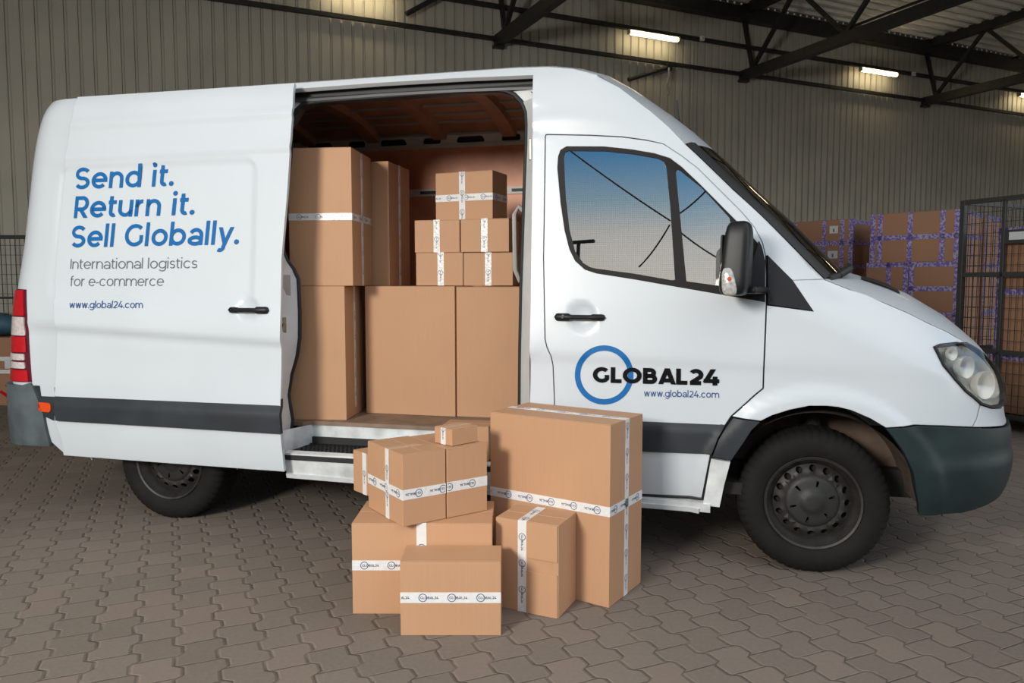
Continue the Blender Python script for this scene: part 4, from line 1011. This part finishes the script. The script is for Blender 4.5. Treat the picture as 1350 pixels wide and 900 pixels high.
# ================================================================ CARTONS
class Carton:
    """a closed cardboard carton; x, y is the near right corner, front faces -y, w to the left, d to the back"""
    def __init__(s, x, y, z, a, w, d, h, label, group=None, mat=None, vanframe=True, flap=True, sag=0.):
        A = rad(a) - (YAW if vanframe else 0)
        p = tow(x, y, z) if vanframe else Vector((x, y, z))
        s.w, s.d, s.h = w, d, h
        m = MB(); B = .0035
        # body with a slightly open top seam between the two lid flaps
        def bx(x0, x1, y0, y1, z0, z1): m.box(((x0 + x1) / 2, (y0 + y1) / 2, (z0 + z1) / 2), (x1 - x0, y1 - y0, z1 - z0))
        bx(-w, 0, 0, d, 0, h - .004)
        if flap:
            bx(-w + .0005, -.0005, .0005, d / 2 - .0012, h - .0042, h); bx(-w + .0005, -.0005, d / 2 + .0012, d - .0005, h - .0042, h)
        else: bx(-w, 0, 0, d, h - .0042, h)
        s.o = m.build('cardboard_box', mat or CARD, None, bevel=B)
        s.o.location = p; s.o.rotation_euler = (0, 0, A); tag(s.o, label, 'box', group)
    def face(s, f):                                  # origin, s-axis, t-axis, normal
        w, d, h = s.w, s.d, s.h; X, Y, Z = Vector((1, 0, 0)), Vector((0, 1, 0)), Vector((0, 0, 1))
        return {'front': (Vector((-w, 0, 0)), X, Z, -Y), 'right': (Vector((0, 0, 0)), Y, Z, X), 'left': (Vector((-w, d, 0)), -Y, Z, -X), 'top': (Vector((-w, 0, h)), X, Y, Z), 'back': (Vector((0, d, 0)), -X, Z, Y)}[f]
    def dims(s, f): return {'front': (s.w, s.h), 'right': (s.d, s.h), 'left': (s.d, s.h), 'top': (s.w, s.d), 'back': (s.w, s.h)}[f]
    def tape(s, pieces, mat=None, prints=True, size=.044, pitch=.117, flip=False, phase=.3, th=.0012, lift=0.):
        """pieces: (face, 'h' or 'v', centre, from, to) in metres on that face"""
        mat = mat or TAPE; m = MB(); pr_ = MB(); rg_ = MB(); run = phase * pitch
        for f, o, c, a, b in pieces:
            O, S, T, N = s.face(f); A, Bx = (S, T) if o == 'h' else (T, S)
            L = b - a; cen = O + A * (a + b) / 2 + Bx * c + N * (th / 2 + lift)
            M = Matrix((A, Bx if o == 'h' else Bx, N)).transposed()
            m.box(cen, (L, size, th), mat=M)
            if prints:
                D, U = (S, T) if o == 'h' else (-T, S)        # reading direction and its up direction
                st = a; base = O + Bx * c + N * (th + .0006 + lift)
                if flip: D, U = -D, -U
                k = a + ((-run) % pitch) - pitch
                while k < b:
                    logo(pr_, rg_, base, A, D, U, k, a, b, size / .044)
                    k += pitch
                run += L
        t = m.build('tape', mat, s.o)
        if prints and pr_.v:
            pr_.build('print', TAPEP, t, recalc=False); rg_.build('print_ring', TAPER, t, recalc=False)
        return t
LGV, LGF = glyphs('GLOBAL24', .17, 5)
LGV = (LGV - LGV.min(0)) / (LGV[:, 0].max() - LGV[:, 0].min()) * .073
RNV = np.array([(r_ * cos(2 * pi * k / 24), r_ * sin(2 * pi * k / 24)) for k in range(24) for r_ in (.0172, .0144)])
RNF = [(2 * k, (2 * k + 2) % 48, (2 * k + 3) % 48, 2 * k + 1) for k in range(24)]
def logo(pr_, rg_, base, A, D, U, k, a, b, sc):
    sg = 1 if D.dot(A) > 0 else -1
    for V, F, dst, ox in ((LGV, LGF, pr_, -.010), (RNV, RNF, rg_, .0)):
        hgt = LGV[:, 1].max() / 2 if dst is pr_ else 0
        q = V * sc + np.array([(ox - .0) * sc if dst is pr_ else .0, -hgt * sc])
        al = k + sg * q[:, 0]; ok = (al > a + .001) & (al < b - .001)
        keep = [f for f in F if all(ok[i] for i in f)]
        if not keep: continue
        ids = sorted({i for f in keep for i in f}); mpp = {i: j for j, i in enumerate(ids)}
        vs = [base + A * float(al[i]) + U * float(q[i, 1]) for i in ids]
        dst.add(vs, [tuple(mpp[i] for i in f) for f in keep])

OUTG = None
# --- on the paving in front of the van
c = Carton(-.935, -.559, 0, -19.5, .634, .345, .815, 'tallest upright carton on the paving with a taped cross on its right side')
c.tape([('front', 'h', .43, 0, .634), ('right', 'h', .43, 0, .345)], flip=True, phase=.1); c.tape([('top', 'h', .1725, .0, .634)], prints=True, phase=.5); c.tape([('right', 'v', .1725, 0, .815)], size=.040, flip=False)
c = Carton(-1.132, -.717, 0, -11.3, .297, .215, .404, 'narrow carton leaning close against the tallest carton, with a vertical taped strip')
c.tape([('front', 'v', .128, .0, .404)], size=.042, phase=.15); c.tape([('top', 'v', .128, .0, .215)], size=.042, phase=.7)
fl_ = MB().box((-.297 / 2 + .073, -.0035, .404 - .080), (.143, .0065, .156)); fl_.build('flap', CARD, c.o, bevel=.001)
MB().box((-.297 / 2 + .073, -.0028, .095), (.143, .005, .188)).build('flap', CARD, c.o, bevel=.001)
c = Carton(-1.331, -.924, 0, 13.7, .407, .193, .307, 'small carton at the very front with one horizontal printed tape band', flap=False)
c.tape([('front', 'h', .158, 0, .407)], phase=.22)
D0 = .400
c = Carton(-1.418, -.738, 0, 13.5, .603, .34, D0, 'wide low carton holding up the stack, behind the small front carton')
c.tape([('front', 'h', .215, 0, .603)], phase=.55); c.tape([('front', 'v', .30, .20, D0)], size=.043, phase=.2); c.tape([('top', 'v', .30, 0, .34)], size=.043, phase=.2)
EF = 'cartons taped together on the stack'
ZE = D0 + .002
c = Carton(-1.768, -.880, ZE, -41.7, .352, .207, .308, 'left half of the taped pair on the stack, with a white tape cross')
c.tape([('front', 'h', .135, 0, .352), ('right', 'h', .135, 0, .207)], flip=True, phase=.35); c.tape([('front', 'v', .205, 0, .308)], size=.036, phase=.1, lift=.0006); c.tape([('top', 'v', .205, .0, .16)], mat=SHTAPE, prints=False, size=.036)
c = Carton(-1.626, -.721, ZE, -41.5, .345, .208, .306, 'right half of the taped pair on the stack, under the tiny carton')
c.tape([('right', 'h', .137, 0, .208)], flip=True, phase=.9)
c = Carton(-1.618, -.672, ZE + .3085, -32, .122, .150, .074, 'tiny carton lying on top of the taped pair')
c.tape([('front', 'v', .062, 0, .074)], size=.034, phase=.4); c.tape([('top', 'v', .062, 0, .15)], mat=SHTAPE, prints=False, size=.034)
c = Carton(-2.109, -.478, ZE, -34.3, .135, .26, .205, 'small carton peeking out behind the left side of the stack')
c.tape([('front', 'v', .105, 0, .205)], size=.036, phase=.1)
c = Carton(-1.650, .048, .478, 4, .26, .19, .185, 'carton standing on the entry step behind the stack', flap=True)
# --- inside the cargo bay
Z = FZ + .001
c = Carton(-2.607, .320, Z, 9.4, .368, .353, .801, 'tall lower carton at the left of the load, standing at the floor edge', flap=False)
c.tape([('right', 'v', .20, .05, .80)], size=.034, prints=True, flip=True)
Carton(-2.700, .76, Z, 9.4, .37, .40, .801, 'carton in shadow behind the tall lower left carton', flap=False)
c4 = Carton(-2.011, .586, Z, -.3, .590, .40, .800, 'widest plain carton in the middle of the load floor', flap=False)
c5 = Carton(-1.612, .602, Z, .2, .394, .40, .797, 'plain carton at the right of the load floor beside the door pillar', flap=False)
Z2 = FZ + .803
c = Carton(-2.556, .330, Z2, 7.9, .385, .40, .806, 'tall upper carton at the left with a printed tape band')
c.tape([('front', 'h', .405, 0, .385), ('right', 'h', .405, 0, .40)], phase=.45, size=.040); c.tape([('right', 'v', .20, 0, .80)], size=.036, flip=True); c.tape([('front', 'h', .405, .21, .385)], prints=False, size=.041, lift=.0012)
c = Carton(-2.505, .76, Z2, 1.2, .38, .38, .790, 'tall upper carton standing behind the banded one')
c.tape([('right', 'v', .19, 0, .79)], size=.034, flip=True)
SB = 'short cartons on the load'
def small(x, y, z, a, w, d, h, lab, tc):
    c = Carton(x, y, z, a, w, d, h, lab)
    c.tape([('front', 'v', tc, 0, h)], size=.040, phase=.3); c.tape([('top', 'v', tc, 0, d)], size=.040, prints=False); return c
z3 = Z2 + .001
small(-1.981, .66, z3, 1.7, .302, .30, .203, 'lower left of the four short cartons on the middle of the load', .16)
small(-1.666, .66, z3, 1.4, .308, .30, .200, 'lower right of the four short cartons on the middle of the load', .155)
z4 = z3 + .2045
small(-2.003, .665, z4, -1.0, .294, .29, .199, 'upper left of the four short cartons on the middle of the load', .145)
c = small(-1.692, .668, z4, .3, .304, .276, .201, 'upper right of the four short cartons on the middle of the load', .15)
c = Carton(-1.800, .69, z4 + .2025, -8.9, .390, .227, .292, 'topmost carton of the middle stack with a white tape cross')
c.tape([('front', 'h', .135, 0, .39), ('right', 'h', .135, 0, .227)], phase=.2, size=.042); c.tape([('front', 'v', .185, 0, .292)], size=.042, lift=.0006, phase=.6)

# --- brown cartons with purple tape beyond the van
def far(x, y, z, a, w, d, h, lab, pieces, group=None, labels=()):
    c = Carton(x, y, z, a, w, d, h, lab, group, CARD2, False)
    if pieces: c.tape(pieces, mat=PURPLE, prints=False, size=.055, th=.003)
    for f, s_, t_, lw, lh in labels:
        O, S, T, N = c.face(f); M = Matrix((S, T, N)).transposed()
        l = MB().box(O + S * s_ + T * t_ + N * .003, (lw, lh, .004), mat=M).build('paper_label', LABELW, c.o)
        MB().box(O + S * (s_ - .0) + T * (t_ - .01) + N * .006, (lw * .18, lh * .45, .002), mat=M).build('mark', SLATE, l)
    return c
hs4 = [(0, .55), (.551, .55), (1.102, .585), (1.688, .59)]
# near right corner x, y ; left face runs back to the left
P1 = Vector((4.46, 10.0, 0)); a1 = 45.
n1 = ('bottom carton of the purple-taped stack nearest the windscreen', 'second carton of the purple-taped stack nearest the windscreen', 'third carton of the purple-taped stack nearest the windscreen', 'top carton with two paper labels in the purple-taped stack nearest the windscreen')
# carton axes: the long side turned to the camera is its 'left' face
for (z, h), lab in zip(hs4, n1):
    w_, d_ = .60, 1.0
    q = P1 + Vector((cos(rad(a1)) * w_, sin(rad(a1)) * w_, z))
    pcs = [('left', 'h', h * .48, 0, d_), ('left', 'v', .22, 0, h), ('left', 'v', .62, 0, h), ('left', 'v', .86, 0, h), ('left', 'v', .975, 0, h), ('front', 'v', .028, 0, h), ('front', 'h', h - .03, 0, w_), ('front', 'h', h * .48, 0, w_)]
    far(q.x, q.y, z, a1, w_, d_, h, lab, pcs, None, [('left', .75, h * .78, .11, .10), ('left', .745, h * .22, .13, .10)] if z > 1.6 else [])
P2 = Vector((5.13, 8.72, 0)); a2 = 45.
n2 = ('purple-taped stack behind the mesh cage', )
for k, (z, h) in enumerate(hs4):
    if k == 3:
        w_, d_ = .85, 1.0; q = P2 + Vector((cos(rad(a2)) * w_, sin(rad(a2)) * w_, 0))
        far(q.x, q.y, z, a2, w_, d_, h, 'long top carton of the purple-taped stack beside the mesh cage', [('left', 'h', h * .50, 0, d_), ('left', 'v', .11, 0, h), ('left', 'v', .45, 0, h), ('left', 'v', .80, 0, h), ('left', 'v', .95, 0, h), ('left', 'v', .028, 0, h), ('front', 'h', h - .03, 0, w_), ('front', 'h', h * .5, 0, w_), ('front', 'v', .4, 0, h)])
    else:
        for j in (0, 1):
            w_, d_ = .85, .545 if j == 0 else .485
            q = P2 + Vector((cos(rad(a2)) * w_, sin(rad(a2)) * w_, 0)) + (Vector((-sin(rad(a2)), cos(rad(a2)), 0)) * .55 if j else Vector((0, 0, 0)))
            lv = ('bottom', 'second', 'third')[k]
            pcs = [('left', 'h', h * .46, 0, d_), ('left', 'v', .03, 0, h), ('left', 'v', d_ - .03, 0, h), ('left', 'h', h - .03, 0, d_)] if j == 0 else [('left', 'v', .26, 0, h), ('left', 'v', d_ - .03, 0, h), ('left', 'h', h - .03, 0, d_)]
            far(q.x, q.y, z, a2, w_, d_, h, ('nearer' if j == 0 else 'farther') + ' carton in the ' + lv + ' layer of the stack beside the mesh cage', pcs)
P3 = Vector((5.84, 9.43, 0))
for (z, h), nm in zip(hs4, ('bottom', 'second', 'third', 'top')):
    far(P3.x + .64, P3.y + .64, z, 45., .9, .9, h, nm + ' carton of the shaded stack seen through the left of the mesh cage', [('front', 'h', h - .03, 0, .9), ('front', 'v', .03, 0, h), ('front', 'v', .45, 0, h)])
# stack inside and behind the cage
CG = Vector((4.60, 7.80, 0)); aV = Vector((HA[0], HA[1], 0)); bV = Vector((HB[0], HB[1], 0))
q0 = CG + aV * .10 - bV * .30
for k, (z, h, nm) in enumerate(((.16, .575, 'bottom'), (.737, .64, 'middle'), (1.378, .60, 'top'))):
    # front faces -b ; near right corner lies .8 along a, .75 towards the camera
    q = q0 + aV * .85 - bV * .78
    far(q.x, q.y, z, math.degrees(WA), .85, .78, h, nm + ' carton standing inside the mesh cage', [('left', 'h', h - .03, 0, .78), ('left', 'v', .03, 0, h), ('left', 'v', .40, 0, h), ('front', 'h', h - .03, 0, .85)])
q = CG + aV * 3.9 + bV * 2.2
for k, (z, h, nm) in enumerate(((0, .8, 'bottom'), (.801, .8, 'middle'), (1.602, .80, 'top'))):
    far(q.x, q.y, z, math.degrees(WA), .80, .9, h, nm + ' carton of the stack far behind the mesh cage', [('front', 'v', .3, 0, h), ('front', 'v', .65, 0, h), ('front', 'h', h - .04, 0, .8)])

# --- mesh cage trolley
r = empty('mesh_cage', CG, WA, 'tall dark wire-mesh cage trolley at the right edge', 'cage')
CW_, CD_, CH_ = 1.15, 1.20, 2.27
def cp(a, b, z): return Vector((a, -b, z))
for nm, a, b in (('post', 0, 0), ('post', CW_, 0), ('post', 0, CD_), ('post', CW_, CD_), ('post', 0, .42)):
    mb().bar(cp(a, b, .12), cp(a, b, CH_ if b != .42 else CH_ - .02), .05 if b != .42 else .035).build(nm, CAGEM, r, bevel=.004)
for z in (.14, .76, 1.52, CH_ - .02):
    m = mb()
    for p, q in (((0, 0), (CW_, 0)), ((0, 0), (0, CD_)), ((CW_, 0), (CW_, CD_)), ((0, CD_), (CW_, CD_))): m.bar(cp(*p, z), cp(*q, z), .035, .045)
    m.build('rail', CAGEM, r)
for p, q in (((0, 0), (CW_, 0)), ((0, 0), (0, CD_)), ((CW_, 0), (CW_, CD_))):
    m = mb(); P_, Q_ = cp(*p, 0), cp(*q, 0); L = (Q_ - P_).length; n = int(L / .062)
    for k in range(1, n): a = P_ + (Q_ - P_) * k / n; m.bar(a + Vector((0, 0, .14)), a + Vector((0, 0, CH_ - .02)), .005)
    for k in range(1, 20): z = .14 + k * .105; m.bar(P_ + Vector((0, 0, z)), Q_ + Vector((0, 0, z)), .005)
    m.build('mesh_panel', CAGEM, r)
mb().box(cp(CW_ / 2, CD_ / 2, .125), (CW_, CD_, .03)).build('base', CAGEM, r)
for a in (.1, CW_ - .1):
    for b in (.1, CD_ - .1): mb().lathe([(.0, -.018), (.05, -.018), (.055, -.01), (.055, .01), (.05, .018), (0, .018)], cp(a, b, .055), n=20).box(cp(a, b, .1), (.05, .05, .04)).build('caster', BLACK, r)
pz = mb().box(cp(-.012, .62, 1.88), (.012, .36, .13)).build('sign_plate', CAGEM, r); mb().box(cp(-.02, .58, 1.885), (.006, .19, .075)).build('card', LABELW, pz)

# --- left edge: mesh panel, cartons, sack
G = Vector((-6.30, 9.30, 0))
r = empty('mesh_fence', G + Vector((-.55, .55, 0)), 0, 'grey wire-mesh panel standing at the left edge behind the van', 'fence')
for x in (0, 1.0): mb().box((x, 0, 1.02), (.04, .04, 2.04)).build('post', CAGEM, r); mb().box((x, 0, .012), (.16, .3, .024)).build('foot', CAGEM, r)
mb().box((.5, 0, 2.03), (1.0, .035, .05)).box((.5, 0, 1.25), (1., .03, .03)).build('rail', CAGEM, r)
m = mb()
for k in range(1, 16): m.box((k / 16, 0, 1.03), (.006, .006, 1.98))
for k in range(1, 16): m.box((.5, 0, .05 + k * .125), (1., .006, .006))
m.build('mesh', CAGEM, r)
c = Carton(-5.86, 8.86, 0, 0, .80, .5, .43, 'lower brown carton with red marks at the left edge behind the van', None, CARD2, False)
for k, x in enumerate((.70, .77)): M_ = MB().box((-.80 + x - .02, -.003, .14 + .08 * k), (.10, .004, .035), mat=Matrix.Rotation(.6, 3, 'Y')).build('red_mark', RED, c.o)
c.tape([('front', 'h', .40, 0, .8)], prints=False, mat=TAPE)
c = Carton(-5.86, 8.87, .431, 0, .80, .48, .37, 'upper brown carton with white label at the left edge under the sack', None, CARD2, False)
c.tape([('front', 'h', .12, .3, .8)], mat=TAPE, prints=False, size=.05); MB().box((-.05, -.003, .02 + .04), (.10, .004, .11)).build('paper_label', LABELW, c.o)
sk = superbox((0, 0, 0), (.72, .42, .27), 3.0, 16)
for i, (x, y, z) in enumerate(sk.v):
    n_ = sin(x * 17 + y * 9) * .012 + sin(z * 23 + x * 11) * .012; sk.v[i] = (x * (1 + n_), y * (1 + n_ * 2), z + n_ * .6)
o = sk.build('sack', TEAL, None, smooth=True, angle=80); o.location = (-6.25, 9.12, .945); tag(o, 'dark teal sack lying on the cartons at the left edge', 'sack')
r = empty('wall_bracket', hall(.62, .06, 2.1), WA, 'small white bracket on the wall beside the van tail lamp', 'bracket'); mb().box((0, 0, 0), (.10, .06, .16)).build('plate', LABELW, r, bevel=.008); mb().box((.0, -.04, 0), (.04, .05, .05)).build('stub', LABELW, r)

# --- seen mirrored in the cab window: crossing cables of the hall front and a street lamp
def cable(p, q, lab, sag=.12):
    P_, Q_ = Vector(p), Vector(q)
    tag(mb().tube([P_ + (Q_ - P_) * t + Vector((0, 0, -sag * 4 * t * (1 - t))) for t in np.linspace(0, 1, 12)], .012, 6).build('steel_cable', BLACK), lab, 'cable', 'bracing cables of the hall front')
def mirrored(px, py, dist):                          # where the cab window shows this point of the photograph
    d = np.array([(px - 675) / FPX, 0, 0]) + FWv - (py - 450) / FPX * UPv; sf = pane_main if px < 886 else pane_q
    p0 = pick(px, py, sf); q = sf(*p0)[0]; hit = VO + q[0] * fh + q[1] * ih + np.array([0, 0, q[2]]); e = 1e-2
    n_ = np.cross((sf(p0[0] + e, p0[1]) - sf(*p0))[0], (sf(p0[0], p0[1] + e) - sf(*p0))[0]); n_ = n_ / np.linalg.norm(n_); n_ = n_[0] * fh + n_[1] * ih + np.array([0, 0, n_[2]])
    rdir = d - 2 * (d @ n_) * n_; rdir /= np.linalg.norm(rdir); return hit + rdir * dist
cable(mirrored(752, 199, 7.5), mirrored(884, 291, 7.5), 'long bracing cable mirrored across the cab window', .02)
cable(mirrored(842, 352, 7.6), mirrored(883, 296, 7.6), 'short bracing cable mirrored low in the cab window', .05)
cable(mirrored(896, 281, 7.6), mirrored(930, 252, 7.6), 'short bracing cable mirrored in the quarter window', .02)
cable(mirrored(897, 306, 7.6), mirrored(950, 342, 7.6), 'bracing cable mirrored low in the quarter window', .02)
lt = mirrored(762, 340, 30.); r = empty('street_lamp', (lt[0], lt[1], 0), 0, 'twin street lamp mirrored at the lower left of the cab window', 'lamp')
zt_ = mirrored(762, 318, 30.)[2]
mb().tube([(0, 0, 0), (0, 0, zt_)], .09).build('pole', BLACK, r); mb().box((0, 0, zt_), (1.5, .18, .12)).build('lamp_head', BLACK, r)
